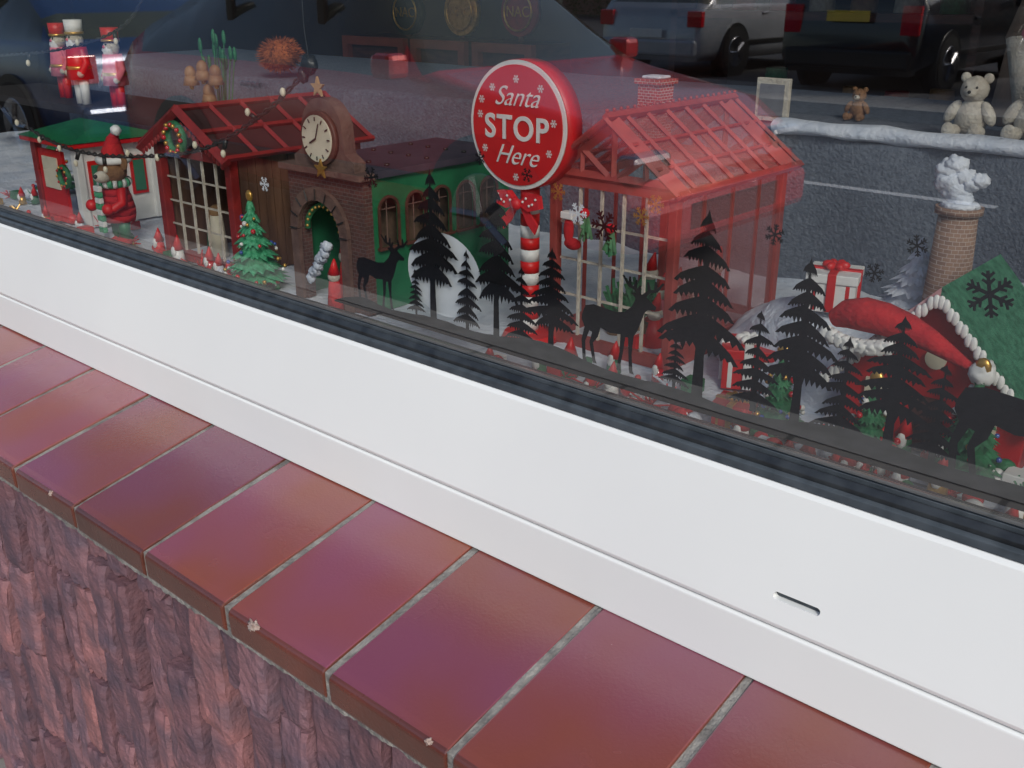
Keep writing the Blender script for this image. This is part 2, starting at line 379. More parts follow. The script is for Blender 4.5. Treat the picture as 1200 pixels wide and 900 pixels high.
for k,(cx,zb,zt,w,op) in enumerate(trees):
    polyflat(None,'pine_tree_sticker',pine(cx,zb,zt,w,op),decal,YS+k*3e-5)
deer=[(.06,.50),(.10,.60),(.2,.63),(.45,.605),(.56,.625),(.64,.70),(.685,.79),(.63,.835),(.665,.85),(.73,.845),(.78,.845),(.85,.79),(.915,.75),(.905,.715),(.82,.705),(.785,.66),(.75,.55),(.715,.46),(.68,.40),(.665,.2),(.685,.03),(.705,0),(.65,0),(.64,.04),(.628,.2),(.615,.37),(.585,.37),(.565,.2),(.535,.03),(.55,0),(.495,0),(.50,.05),(.525,.2),(.525,.385),(.40,.37),(.29,.40),(.265,.30),(.205,.22),(.24,.04),(.26,0),(.21,0),(.20,.04),(.16,.215),(.19,.33),(.155,.34),(.11,.22),(.12,.04),(.14,0),(.085,0),(.08,.04),(.062,.22),(.095,.37),(.06,.44)]
ant=[[(.73,.83),(.67,.89),(.60,.91),(.53,1.0)],[(.67,.89),(.685,.98)],[(.61,.91),(.61,1.0)],[(.77,.83),(.83,.89),(.91,.91),(.98,1.0)],[(.83,.89),(.81,.98)],[(.90,.905),(.895,1.0)],[(.70,.86),(.73,.93)]]
def reindeer(x0,w,zb,h,flip=False,k=0):
    pl=[deer]+[stroke(a,.045,.02) for a in ant]
    P=[[((x0+w*(1-a if flip else a)),zb+h*b) for a,b in q] for q in pl]
    polyflat(None,'reindeer_sticker',P,decal,YS+.0006+k*1e-5)
reindeer(-.768,.082,-.297,.072); reindeer(-.488,.083,-.292,.079); reindeer(-.192,.11,-.297,.10,k=2)
top=[]; nX=160
for i in range(nX+1):
    x=-.80+ i*(.80/nX)*1.25
    fade=min(1,(x+.80)/.05)
    z=-.3045+fade*(.0125+.0035*math.sin(x*21)+.0025*math.sin(x*47+1)+.0008*noise.noise(Vector((x*300,0,0))))
    top.append((x,z))
polyflat(None,'snowy_hill_sticker',[top+[(top[-1][0],-.3085),(top[0][0],-.306)]],decal,YS-.00012)
def flake(cx,cz,r,mat,y=YS+.0009,ang=0,name='snowflake_sticker',par=None):
    P=[]
    for i in range(6):
        a=math.radians(60*i+ang); d=(math.cos(a),math.sin(a))
        P.append(stroke([(cx,cz),(cx+d[0]*r,cz+d[1]*r)],r*.17,r*.14))
        for f in(.45,.72):
            for s in(-1,1):
                b=a+s*math.radians(52); P.append(stroke([(cx+d[0]*r*f,cz+d[1]*r*f),(cx+d[0]*r*f+math.cos(b)*r*.32,cz+d[1]*r*f+math.sin(b)*r*.32)],r*.15,r*.11))
    polyflat(par,name,P,mat,y)
for a in[(-.7347,-.1727,.0105),(-.464,-.1779,.0125),(-.3202,-.1621,.0075),(-.1768,-.176,.0145),(-.2482,-.1758,.0065),(-.2238,-.154,.007),(-.543,-.148,.006),(-.595,-.14,.006)]: flake(a[0],a[1],a[2],decal,ang=R()*60)
for a in[(-.49,-.172,.009),(-.905,-.20,.008)]: flake(a[0],a[1],a[2],decalw,y=YS+.001)
polyflat(None,'full_moon_sticker',[arc(-.645,-.251,.047,0,354,48,.039)],decalw,YS+.004)
# ------------------------------------------------------------------ display platform & floor
FZ=-.345
plat=empty('display_platform')
V=[];F=[];nx,ny=240,36
for j in range(ny+1):
    for i in range(nx+1):
        x=-2.6+3.1*i/nx; y=.652+.51*j/ny
        z=FZ+.006*noise.noise(Vector((x*14,y*14,0)))+.003*noise.noise(Vector((x*60,y*60,2)))
        V.append((x,y,z-.002))
for j in range(ny):
    for i in range(nx): a=j*(nx+1)+i; F.append((a,a+1,a+nx+2,a+nx+1))
mk('snow_cover',V,F,snow,plat,smooth=True)
box(plat,'board',-2.6,.5,.706,1.16,-.37,-.354,white)
tier=empty('cloth_covered_riser')
V=[];F=[];nx=160
prof=[(1.15,-.35),(1.152,-.26),(1.15,-.18),(1.156,-.172),(1.17,-.170),(1.6,-.168)]
for i in range(nx+1):
    x=-2.4+2.9*i/nx
    for j,(y,z) in enumerate(prof):
        wv=.006*math.sin(x*34+j)+.006*noise.noise(Vector((x*12,j,0))) if j<3 else .002*noise.noise(Vector((x*12,j,3)))
        V.append((x,y+(wv if j<3 else 0),z+(wv if j>=3 else 0)))
m_=len(prof)
for i in range(nx):
    for j in range(m_-1): a=i*m_+j; F.append((a,a+m_,a+m_+1,a+1))
mk('cloth',V,F,cloth,tier,smooth=True)
box(tier,'box_core',-2.39,.49,1.17,1.6,-.35,-.175,dark)
V=[];F=[];nx=120
for i in range(nx+1):
    x=-.60+1.05*i/nx
    for j in range(9):
        a=math.radians(j*40); r=.009+.004*noise.noise(Vector((x*25,j*.7,0)))
        V.append((x,1.16+r*1.6*math.cos(a),-.165+r*math.sin(a)))
for i in range(nx):
    for j in range(9): a=i*9+j; b=i*9+(j+1)%9; F.append((a,b,b+9,a+9))
mk('snow_edging',V,F,snow,tier,smooth=True)
# ------------------------------------------------------------------ greenhouse
def greenhouse():
    g=empty('red_greenhouse_ornament')
    x0,x1,y0,y1,zb,ze,za=-.632,-.486,.77,.975,FZ,-.175,-.121
    xm=(x0+x1)/2; w=.009
    tint=tinted('reflection_pink_acrylic',(.42,.13,.13),.34,.2); tint3=tinted('clear_roof_acrylic',(.42,.26,.24),.34,.2)  # side panel's pink puts the red car's reflection into the acrylic colour
    for n,(x,y) in enumerate([(x0,y0),(x1-w,y0),(x0,y1-w),(x1-w,y1-w)]): box(g,'post_%d'%n,x,x+w,y,y+w,zb,ze,redg,.001)
    for y in(y0,y1-w):
        box(g,'lintel',x0+w,x1-w,y+.001,y+w-.001,ze-.009,ze-.001,redg); box(g,'plinth',x0+w,x1-w,y+.001,y+w-.001,zb,zb+.012,redg)
    for x in(x0,x1-w):
        box(g,'side_rail',x+.001,x+w-.001,y0+w,y1-w,ze-.009,ze-.001,redg); box(g,'side_plinth',x+.001,x+w-.001,y0+w,y1-w,zb,zb+.018,redg)
        for k in range(1,4):
            y=y0+(y1-y0)*k/4; box(g,'side_mullion',x+.003,x+w-.003,y,y+.003,zb+.018,ze-.009,redg)
    for k in range(1,5):
        x=x0+w+(x1-x0-2*w)*k/5; box(g,'muntin',x-.0012,x+.0012,y0+.003,y0+.006,zb+.012,ze-.009,furw)
    for k in range(1,4):
        z=zb+.014+(ze-zb-.025)*k/4; box(g,'muntin_bar',x0+w,x1-w,y0+.0065,y0+.009,z,z+.002,furw)
    box(g,'side_panel',x1-w+.004,x1-w+.0052,y0+w,y1-w,zb+.018,ze-.009,tint)
    ov=.008
    for y in(y0-.001,y1-w):
        for s,x in((-1,x0-ov),(1,x1+ov)):
            beam(g,'rafter',(x,y+.004,ze-.004),(xm,y+.004,za),.009,redg)
        beam(g,'tie',(x0,y+.004,ze+.002),(x1,y+.004,ze+.002),.008,redg)
        beam(g,'king_post',(xm,y+.004,ze),(xm,y+.004,za),.005,redg)
        for fx in(-.5,.5):
            beam(g,'strut',(xm,y+.004,ze),(xm+fx*(x1-x0)*.5,y+.004,ze+(za-ze)*.5),.005,redg)
            beam(g,'strut',(xm+fx*(x1-x0)*.5,y+.004,ze),(xm+fx*(x1-x0)*.5,y+.004,ze+(za-ze)*.5),.004,redg)
    for s,xe in((-1,x0-ov),(1,x1+ov)):
        ya,yb=y0-.012,y1+.01
        V=[(xe,ya,ze-.005),(xe,yb,ze-.005),(xm,yb,za),(xm,ya,za)]
        mk('roof_glazing',V,[(0,1,2,3)],tint3,g)
        for k in range(8):
            y=ya+(yb-ya)*k/7; beam(g,'roof_bar',(xe,y,ze-.001),(xm,y,za+.004),.0036,redg)
        for f in(.0,.33,.66):
            beam(g,'purlin',(xe+(xm-xe)*f,ya,ze-.001+(za-ze+.004)*f),(xe+(xm-xe)*f,yb,ze-.001+(za-ze+.004)*f),.006 if f==0 else .003,redg)
    beam(g,'ridge',(xm,y0-.012,za+.006),(xm,y1+.01,za+.006),.006,redg)
    for k in range(22):
        y=y0-.01+(y1-y0+.018)*k/21; sph(g,'ridge_finial',(xm,y,za+.0115),.0018,redg,seg=8)
    cx,cy=-.592,.885
    box(g,'chimney',cx-.013,cx+.013,cy-.012,cy+.012,-.15,-.097,redbrick); box(g,'chimney_cap',cx-.016,cx+.016,cy-.015,cy+.015,-.0968,-.092,redbrick)
    box(g,'chimney_snow',cx-.011,cx+.011,cy-.010,cy+.010,-.0918,-.089,snow,.002)
    for (x,z) in((-.617,-.19),(-.505,-.187),(-.52,-.20)): flake(x,z,.009,gold,y=y0-.006,par=g,name='gold_flake')
    for (x,z) in((-.578,-.205),(-.548,-.215)):
        for q in range(26):
            a=U(0,6.28); l=U(.012,.026); beam(g,'sprig',(x,y0-.010,z),(x+.4*l*math.cos(a)*U(.2,1),y0-.010-U(0,.008),z-l),.0022,dgreen)
        sph(g,'sprig_berry',(x,y0-.014,z+.001),.005,redgl,seg=10)
    sph(g,'stocking_leg',(-.603,y0-.006,-.225),(.0055,.004,.014),felt); sph(g,'stocking_foot',(-.598,y0-.006,-.238),(.010,.004,.006),felt); box(g,'stocking_cuff',-.610,-.596,y0-.011,y0-.002,-.214,-.207,white,.001)
    for k in range(7):
        x=U(x0+.03,x1-.03); y=U(y0+.04,y1-.05); h=U(.03,.06)
        cyl(g,'doll_body',(x,y,zb),(x,y,zb+h),.012,.005,[white,redb,pink,white,felt,furw,green][k]); sph(g,'doll_head',(x,y,zb+h+.006),.008,furw,seg=12)
        cyl(g,'doll_hat',(x,y,zb+h+.010),(x+.004,y,zb+h+.028),.007,.001,redb,n=12)
    for k in range(6):
        x=U(x0+.02,x1-.02); y=U(y0+.03,y1-.03)
        cyl(g,'pot',(x,y,zb),(x,y,zb+.02),.008,.010,skin_)
        for q in range(14):
            a=U(0,6.28); beam(g,'pot_leaf',(x,y,zb+.02),(x+.016*math.cos(a),y+.016*math.sin(a),zb+.02+U(.01,.04)),.003,dgreen)
    for k in range(4):
        x=U(x0+.03,x1-.03); y=U(y0+.03,y1-.03); s=U(.008,.013); box(g,'parcel',x-s,x+s,y-s,y+s,zb+.004,zb+.004+s*1.6,redb,.001); box(g,'parcel_band',x-s*.2,x+s*.2,y-s*1.04,y+s*1.04,zb+.0045,zb+.005+s*1.62,white)
    box(g,'floor',x0+.002,x1-.002,y0+.002,y1-.002,zb-.003,zb+.0035,snow)
greenhouse()
# ------------------------------------------------------------------ Santa stop here sign
def stopsign():
    s=empty('santa_stop_here_sign'); cx,cz,y=-.6545,-.1300,.748
    cyl(s,'red_drum',(cx,y+.001,cz),(cx,y+.022,cz),.0605,.0605,redb,n=72)
    cyl(s,'white_rim',(cx,y-.001,cz),(cx,y+.0008,cz),.0600,.0600,white,n=72)
    cyl(s,'red_face',(cx,y-.0022,cz),(cx,y-.0012,cz),.0560,.0560,redb,n=72)
    for txt,sz,dz,sh,off in(('Santa',.026,.0185,.45,0),('STOP',.0315,-.0125,0,.0016),('Here',.026,-.036,.45,0)):
        c=bpy.data.curves.new(txt.lower()+'_lettering','FONT'); c.body=txt; c.size=sz; c.align_x='CENTER'; c.extrude=.0004; c.shear=sh; c.offset=-.0002 if off==0 else .0006
        if txt=='STOP': c.space_character=1.1
        c.materials.append(white)
        o=bpy.data.objects.new(txt.lower()+'_lettering',c); col.objects.link(o); o.parent=s
        o.location=(cx,y-.0028,cz+dz); o.rotation_euler=(math.radians(90),0,0)
    for i,(dx,dz) in enumerate([(-.030,.034),(0,.043),(.030,.036),(-.046,.008),(.046,.006),(-.040,-.024),(.041,-.022),(.0,-.048),(-.044,.022)]):
        flake(cx+dx,cz+dz,.0038,white,y=y-.0027,par=s,name='sign_star')
    z=-.19; k=0
    while z>FZ:
        z2=max(z-.012,FZ); cyl(s,'pole_stripe',(cx+.006,y+.012,z),(cx+.006,y+.012,z2),.0095,.0095,redb if k%2==0 else white); z=z2;k+=1
    cyl(s,'pole_base',(cx+.006,y+.012,FZ+.008),(cx+.006,y+.012,FZ),.026,.03,redb)
    bz=-.203;bx=cx+.004;by=y-.002
    rib=M('red_ribbon',(.7,.03,.04),(.6,.02,.03),60,.45)
    for sgn in(-1,1):
        pts=[(bx,bz),(bx+sgn*.012,bz+.011),(bx+sgn*.026,bz+.010),(bx+sgn*.028,bz-.002),(bx+sgn*.014,bz-.006)]
        polyflat(s,'bow_loop',[pts],rib,by-.004,th=.007)
        pts=[(bx,bz),(bx+sgn*.010,bz-.018),(bx+sgn*.020,bz-.028),(bx+sgn*.024,bz-.019),(bx+sgn*.010,bz-.004)]
        polyflat(s,'bow_tail',[pts],rib,by-.001,th=.002)
        for q in range(5): sph(s,'bow_dot',(bx+sgn*(.008+.004*q),by-.0045,bz+.003+.004*math.sin(q*2)),.0013,white,seg=8)
    sph(s,'bow_knot',(bx,by-.005,bz),(.006,.005,.006),rib)
stopsign()
# ------------------------------------------------------------------ station with clock
def station():
    g=empty('clock_station_ornament')
    x0,x1,y0,y1,zt=-.955,-.828,.70,.93,-.198
    cx=-.9005; ri=.035; zc=-.262
    out=[(x0,FZ),(x0,zt),(x1,zt),(x1,FZ),(cx+ri,FZ),(cx+ri,zc)]+arc(cx,zc,ri,0,180)[1:]+[(cx-ri,FZ)]
    polyflat(g,'front_wall',[out],brickm,y0,th=.012)
    ring=arc(cx,zc,.050,0,180)+arc(cx,zc,ri+.001,180,0)
    polyflat(g,'arch_trim',[ring],stone,y0-.006,th=.005)
    for k in range(9):
        a=math.radians(k*180/8); beam(g,'voussoir_joint',(cx+.037*math.cos(a),y0-.0075,zc+.037*math.sin(a)),(cx+.049*math.cos(a),y0-.0075,zc+.049*math.sin(a)),.0012,blackp)
    for s in(-1,1): box(g,'pilaster',cx+s*.043-.0065,cx+s*.043+.0065,y0-.006,y0-.001,FZ,zc-.001,stone)
    box(g,'cornice',x0-.006,x1+.006,y0-.009,y0+.013,zt+.001,zt+.008,stone,.001)
    gb=[(-.938,zt+.008),(-.938,zt+.018),(-.924,zt+.026)]+arc(-.888,-.150,.0335,180,0)[0:]+[(-.852,zt+.026),(-.838,zt+.018),(-.838,zt+.008)]
    polyflat(g,'clock_gable',[gb],stone,y0-.002,th=.016)
    cyl(g,'clock_rim',(-.888,y0-.008,-.158),(-.888,y0-.002,-.158),.0285,.0285,wood2,n=40)
    cyl(g,'clock_face',(-.888,y0-.0095,-.158),(-.888,y0-.0082,-.158),.0245,.0245,cream,n=40)
    for k in range(12):
        a=math.radians(30*k); beam(g,'hour_mark',(-.888+.0185*math.cos(a),y0-.0105,-.158+.0185*math.sin(a)),(-.888+.0225*math.cos(a),y0-.0105,-.158+.0225*math.sin(a)),.0012,blackp)
    beam(g,'minute_hand',(-.888,y0-.011,-.158),(-.888+.006,y0-.011,-.142),.0012,blackp); beam(g,'hour_hand',(-.888,y0-.011,-.158),(-.888-.010,y0-.011,-.163),.0015,blackp)
    st=[]
    for k in range(10):
        a=math.radians(90+36*k); r=.011 if k%2==0 else .0045; st.append((-.890+r*math.cos(a),-.106+r*math.sin(a)))
    polyflat(g,'gold_star',[st],M('wood_star',(.6,.38,.2),None,20,.5),y0-.003,th=.003)
    st=[(a+.008,b-.083) for a,b in st]
    polyflat(g,'lower_star',[st],gold,y0-.012,th=.002)
    wins=[.735,.775,.815,.855,.895]; wr=.0125; wz=-.232; wb=-.272
    xs=x1-.002
    cv=lambda v: Vector((xs-(v.y),v.x,v.z))
    P=[]
    prev=y0+.012
    for w in wins:
        P.append([(prev,FZ),(w-wr,FZ),(w-wr,zt),(prev,zt)])
        P.append([(w-wr,FZ),(w+wr,FZ),(w+wr,wb),(w-wr,wb)])
        P.append([(w-wr,zt),(w-wr,wz)]+arc(w,wz,wr,180,0,10)[1:-1]+[(w+wr,wz),(w+wr,zt)])
        prev=w+wr
    P.append([(prev,FZ),(y1,FZ),(y1,zt),(prev,zt)])
    polyflat(g,'green_side_wall',P,green,0,conv=cv)
    for w in wins:
        ring=[(w-wr-.003,wb)]+arc(w,wz,wr+.003,180,0,12)+[(w+wr+.003,wb),(w+wr,wb)]+arc(w,wz,wr,0,180,12)+[(w-wr,wb)]
        polyflat(g,'window_trim',[ring],wood2,0,th=.002,conv=lambda v: Vector((x1+.001-v.y,v.x,v.z)))
        beam(g,'glazing_bar',(x1-.004,w,wb),(x1-.004,w,wz+wr),.0012,stone); beam(g,'glazing_bar',(x1-.004,w-wr,wz),(x1-.004,w+wr,wz),.0012,stone)
        box(g,'window_ledge',x1-.001,x1+.004,w-wr-.005,w+wr+.005,wb-.003,wb,wood2)
    box(g,'interior_wall',x1-.03,x1-.025,y0+.03,y1,FZ,zt-.004,M('dim_card',(.16,.10,.07),(.05,.04,.03),60,.8))
    box(g,'left_wall',x0,x0+.004,y0+.012,y1,FZ,zt,green); box(g,'back_wall',x0,x1-.004,y1+.0005,y1+.004,FZ,zt,green)
    box(g,'roof_slab',x0-.002,x1+.004,y0+.016,y1+.006,zt+.0015,zt+.009,M('purple_slate',(.07,.055,.08),(.045,.04,.06),40,.6))
    for k in range(12): cyl(g,'roof_vent',(x0+.02+.03*(k%4),y0+.05+.06*(k//4),zt+.009),(x0+.02+.03*(k%4),y0+.05+.06*(k//4),zt+.0115),.003,.003,blackp,n=12)
    box(g,'inner_back',x0+.006,x1-.032,y0+.07,y0+.073,FZ,zt,dark)
    tube(g,'arch_garland',[(cx+.030*math.cos(math.radians(a)),y0+.006+.003*math.sin(a),zc+.030*math.sin(math.radians(a))) for a in range(0,181,12)],.0035,dgreen)
    for k in range(12):
        a=math.radians(8+15*k); sph(g,'garland_light',(cx+.028*math.cos(a),y0+.001,zc+.028*math.sin(a)),.0018,gold,seg=8)
    cyl(g,'porter_body',(cx+.008,y0+.025,FZ),(cx+.008,y0+.025,FZ+.045),.013,.007,redb); sph(g,'porter_head',(cx+.008,y0+.025,FZ+.052),.009,furw,seg=12); cyl(g,'porter_hat',(cx+.008,y0+.025,FZ+.057),(cx+.004,y0+.025,FZ+.076),.008,.001,redb,n=12)
    cyl(g,'porter_friend',(cx+.03,y0-.012,FZ),(cx+.03,y0-.012,FZ+.035),.010,.006,felt); sph(g,'friend_head',(cx+.03,y0-.012,FZ+.04),.007,furw,seg=12); cyl(g,'friend_hat',(cx+.03,y0-.012,FZ+.043),(cx+.032,y0-.012,FZ+.06),.007,.001,redb,n=12)
    for k in range(8):
        sph(g,'smoke_puff',(cx-.016+.0045*k,y0-.008,FZ+.030+.0055*k+.002*math.sin(k*2)),(.0055+.0005*k,.005,.006),snow,seg=14,noise_amt=.5)
station()
# ------------------------------------------------------------------ wooden house
def woodhouse():
    g=empty('wooden_cottage_ornament')
    x0,x1,y0,y1,ze,za=-1.238,-1.069,.70,.905,-.197,-.150; xm=(x0+x1)/2
    for k in range(16):
        y=y0+.012+(y1-y0-.012)*k/16; d=U(0,.0015); box(g,'side_plank',x1-.006,x1-.001+d,y+.0006,y+(y1-y0-.012)/16-.0006,FZ,ze+U(-.002,0),wood)
    box(g,'far_wall',x0,x0+.005,y0+.012,y1,FZ,ze,wood); box(g,'back_wall',x0+.006,x1-.008,y1-.005,y1,FZ,ze,wood)
    for x in(x0,x1-.012): box(g,'front_post',x,x+.012,y0-.001,y0+.011,FZ,ze,red,.001)
    box(g,'front_lintel',x0+.012,x1-.012,y0,y0+.010,ze-.012,ze,red); box(g,'front_plinth',x0+.012,x1-.012,y0,y0+.01,FZ,FZ+.012,red)
    for k in range(1,5):
        x=x0+.012+(x1-x0-.024)*k/5; box(g,'muntin',x-.0012,x+.0012,y0+.004,y0+.007,FZ+.012,ze-.012,furw)
    for k in range(1,4):
        z=FZ+.012+(ze-FZ-.024)*k/4; box(g,'muntin_bar',x0+.012,x1-.012,y0+.0072,y0+.0095,z,z+.002,furw)
    rfm=M('dark_red_roof',(.07,.03,.03),(.04,.02,.02),20,.35)
    for s,xe in((-1,x0-.012),(1,x1+.012)):
        beam(g,'barge_board',(xe,y0-.012,ze-.006),(xm,y0-.012,za+.002),.010,red)
        V=[(xe,y0-.014,ze-.004),(xe,y1+.012,ze-.004),(xm,y1+.012,za+.001),(xm,y0-.014,za+.001)]
        mk('roof_sheet',V,[(0,1,2,3)],rfm,g)
        for k in range(6):
            y=y0-.012+(y1-y0+.022)*k/5; beam(g,'roof_batten',(xe,y,ze),(xm,y,za+.005),.005,red)
        for f in(0,.5,.97): beam(g,'roof_rail',(xe+(xm-xe)*f,y0-.012,ze+(za-ze+.005)*f),(xe+(xm-xe)*f,y1+.012,ze+(za-ze+.005)*f),.005,red)
        for k in range(1,12):
            f=k/12; sph(g,'scallop',(xe+(xm-xe)*f,y0-.013,ze-.013+(za-ze)*f),(.004,.0015,.005),red,seg=10)
    polyflat(g,'gable_back',[[(x0,ze),(x1,ze),(xm,za)]],wood,y1-.003,th=.002)
    tube(g,'wreath',[(xm+.017*math.cos(a*.314),y0-.018,-.182+.017*math.sin(a*.314)) for a in range(20)],.005,dgreen,cyclic=True)
    for k in range(16):
        a=k*.39; sph(g,'wreath_bead',(xm+.017*math.cos(a)+U(-.004,.004),y0-.0235,-.182+.017*math.sin(a)),.003,gold if k%2 else redgl,seg=8)
    for k in range(8):
        x=U(x0+.03,x1-.03);y=U(y0+.03,y1-.03);h=U(.02,.07); cyl(g,'toy_body',(x,y,FZ),(x,y,FZ+h),.012,.008,[redb,green,white,cream][k%4]); sph(g,'toy_head',(x,y,FZ+h+.005),.009,[furw,skin_][k%2],seg=12)
woodhouse()
# ------------------------------------------------------------------ small Christmas tree
def xmas_tree(name,x,y,zb,H,rad,layers=7,mat=lgreen,star=True,balls=True):
    g=empty(name)
    cyl(g,'trunk',(x,y,zb),(x,y,zb+H*.2),rad*.15,rad*.12,wood2,n=10)
    V=[];F=[]
    for L in range(layers):
        t=L/(layers-1); zc=zb+H*(.16+.74*t); rr=rad*(1-t*.86)
        n=18
        for k in range(n):
            a=2*math.pi*k/n+U(-.1,.1)+L; r=rr*U(.85,1.1); dz=H*.06*U(.7,1.3)
            tip=Vector((x+r*math.cos(a),y+r*math.sin(a),zc-dz)); b0=Vector((x,y,zc+H*.07)); w=r*.24
            side=Vector((-math.sin(a),math.cos(a),0))*w; mid=(tip*.62+b0*.38)
            i=len(V); V+=[b0,mid+side,tip,mid-side,mid-Vector((0,0,H*.035)),mid+Vector((0,0,H*.02))]
            F+=[(i,i+1,i+5),(i+1,i+2,i+5),(i+2,i+3,i+5),(i+3,i,i+5),(i,i+4,i+1),(i+1,i+4,i+2),(i+2,i+4,i+3),(i+3,i+4,i)]
    mk('foliage',V,F,mat,g)
    cyl(g,'core',(x,y,zb+H*.1),(x,y,zb+H*.95),rad*.6,.001,mat,n=12)
    if balls:
        for k in range(34):
            t=R()*.85; a=U(0,6.28); r=rad*(1-t*.9)*1.0; sph(g,'bauble',(x+r*math.cos(a),y+r*math.sin(a),zb+H*(.12+.8*t)),U(.0018,.0032),[gold,redgl,blue,white][k%4],seg=8)
    if star: sph(g,'star',(x,y,zb+H*.99),(.006,.003,.007),gold,seg=8)
xmas_tree('christmas_tree_ornament',-1.013,.685,FZ,.112,.040,mat=lgreen)
# ------------------------------------------------------------------ mouse figure
def mouse():
    g=empty('christmas_mouse_figure'); x,y=-1.335,.69
    for s in(-1,1):
        sph(g,'shoe',(x+s*.011,y-.006,FZ+.006),(.009,.014,.007),felt); cyl(g,'leg',(x+s*.010,y,FZ+.008),(x+s*.009,y,FZ+.04),.007,.009,green)
        tube(g,'arm',[(x+s*.015,y,FZ+.078),(x+s*.028,y-.008,FZ+.062),(x+s*.024,y-.022,FZ+.055)],.007,redb,rad=[1,.9,.85]); sph(g,'mitten',(x+s*.022,y-.026,FZ+.056),.008,redb)
    for k in range(6):
        z=FZ+.034+.009*k; rr=[.021,.023,.023,.021,.019,.016][k]; cyl(g,'jumper_stripe',(x,y,z),(x,y,z+.009),rr,[.023,.023,.021,.019,.016,.012][k],felt)
    sph(g,'head',(x+.006,y-.004,FZ+.103),(.019,.019,.018),fur,noise_amt=.1)
    sph(g,'muzzle',(x+.011,y-.022,FZ+.098),(.009,.012,.008),furw); sph(g,'nose',(x+.014,y-.033,FZ+.100),.003,blackp)
    for s in(-1,1):
        sph(g,'ear',(x+.006+s*.020,y+.002,FZ+.116),(.010,.004,.011),fur); sph(g,'eye',(x+.011+s*.007,y-.020,FZ+.107),.0024,blackp,seg=10)
    for k in range(20):
        a0_=k*.314; a1_=a0_+.314; cyl(g,'scarf_stripe',(x+.017*math.cos(a0_),y+.017*math.sin(a0_),FZ+.087),(x+.017*math.cos(a1_),y+.017*math.sin(a1_),FZ+.087),.0065,.0065,lgreen if k%2 else white,n=12)
    for k in range(8): box(g,'scarf_tail',x-.004,x+.010,y-.030,y-.024,FZ+.078-.008*k,FZ+.0855-.008*k,lgreen if k%2 else white,.001)
    tube(g,'hat',[(x+.006,y,FZ+.116),(x+.006,y,FZ+.130),(x+.012,y,FZ+.145),(x+.020,y,FZ+.155)],.018,felt,rad=[1,.8,.5,.2]); tube(g,'hat_brim',[(x+.006+.019*math.cos(a*.35),y+.019*math.sin(a*.35),FZ+.118) for a in range(18)],.005,white,cyclic=True)
    sph(g,'hat_pompom',(x+.023,y,FZ+.158),.007,white,noise_amt=.2)
    tube(g,'tail',[(x-.01,y+.018,FZ+.04),(x-.03,y+.02,FZ+.03),(x-.045,y+.01,FZ+.05)],.002,fur)
mouse()
# ------------------------------------------------------------------ kiosk at left
def kiosk():
    g=empty('christmas_shop_kiosk_ornament'); x0,x1,y0,y1,zt=-1.60,-1.46,.70,.83,-.228
    gp=M('green_pane',(.05,.2,.12),None,20,.2)
    for x in(x0,x1-.014):
        for y in(y0,y1-.012): box(g,'post',x,x+.014,y,y+.012,FZ,zt,red if x==x0 else white,.001)
    box(g,'door',x0+.016,x1-.05,y0+.003,y0+.008,FZ,zt-.01,redb); box(g,'door_glass',x0+.03,x1-.064,y0+.001,y0+.0028,FZ+.05,zt-.02,cream)
    box(g,'side_panel',x1-.010,x1-.004,y0+.012,y1-.012,FZ,zt,white)
    for k in range(3): box(g,'side_window',x1-.0035,x1-.001,y0+.018+.033*k,y0+.043+.033*k,FZ+.04,zt-.02,redb); box(g,'side_pane',x1-.0008,x1+.0006,y0+.022+.033*k,y0+.039+.033*k,FZ+.045,zt-.026,gp)
    box(g,'cornice',x0-.01,x1+.01,y0-.01,y1+.01,zt+.001,zt+.008,redb,.001)
    V=[(x0-.012,y0-.012,zt+.0085),(x1+.012,y0-.012,zt+.0085),(x1+.012,y1+.012,zt+.0085),(x0-.012,y1+.012,zt+.0085),((x0+x1)/2-.03,(y0+y1)/2,zt+.030),((x0+x1)/2+.03,(y0+y1)/2,zt+.030)]
    mk('roof',V,[(0,1,5,4),(1,2,5),(2,3,4,5),(3,0,4),(3,2,1,0)],green,g)
    tube(g,'wreath',[(x1-.03+.014*math.cos(a*.35),y0-.006,-.27+.014*math.sin(a*.35)) for a in range(18)],.004,dgreen,cyclic=True)
    for k in range(10): sph(g,'light',(x1-.03+.014*math.cos(k*.63),y0-.010,-.27+.014*math.sin(k*.63)),.0022,[redgl,gold][k%2],seg=8)
kiosk()
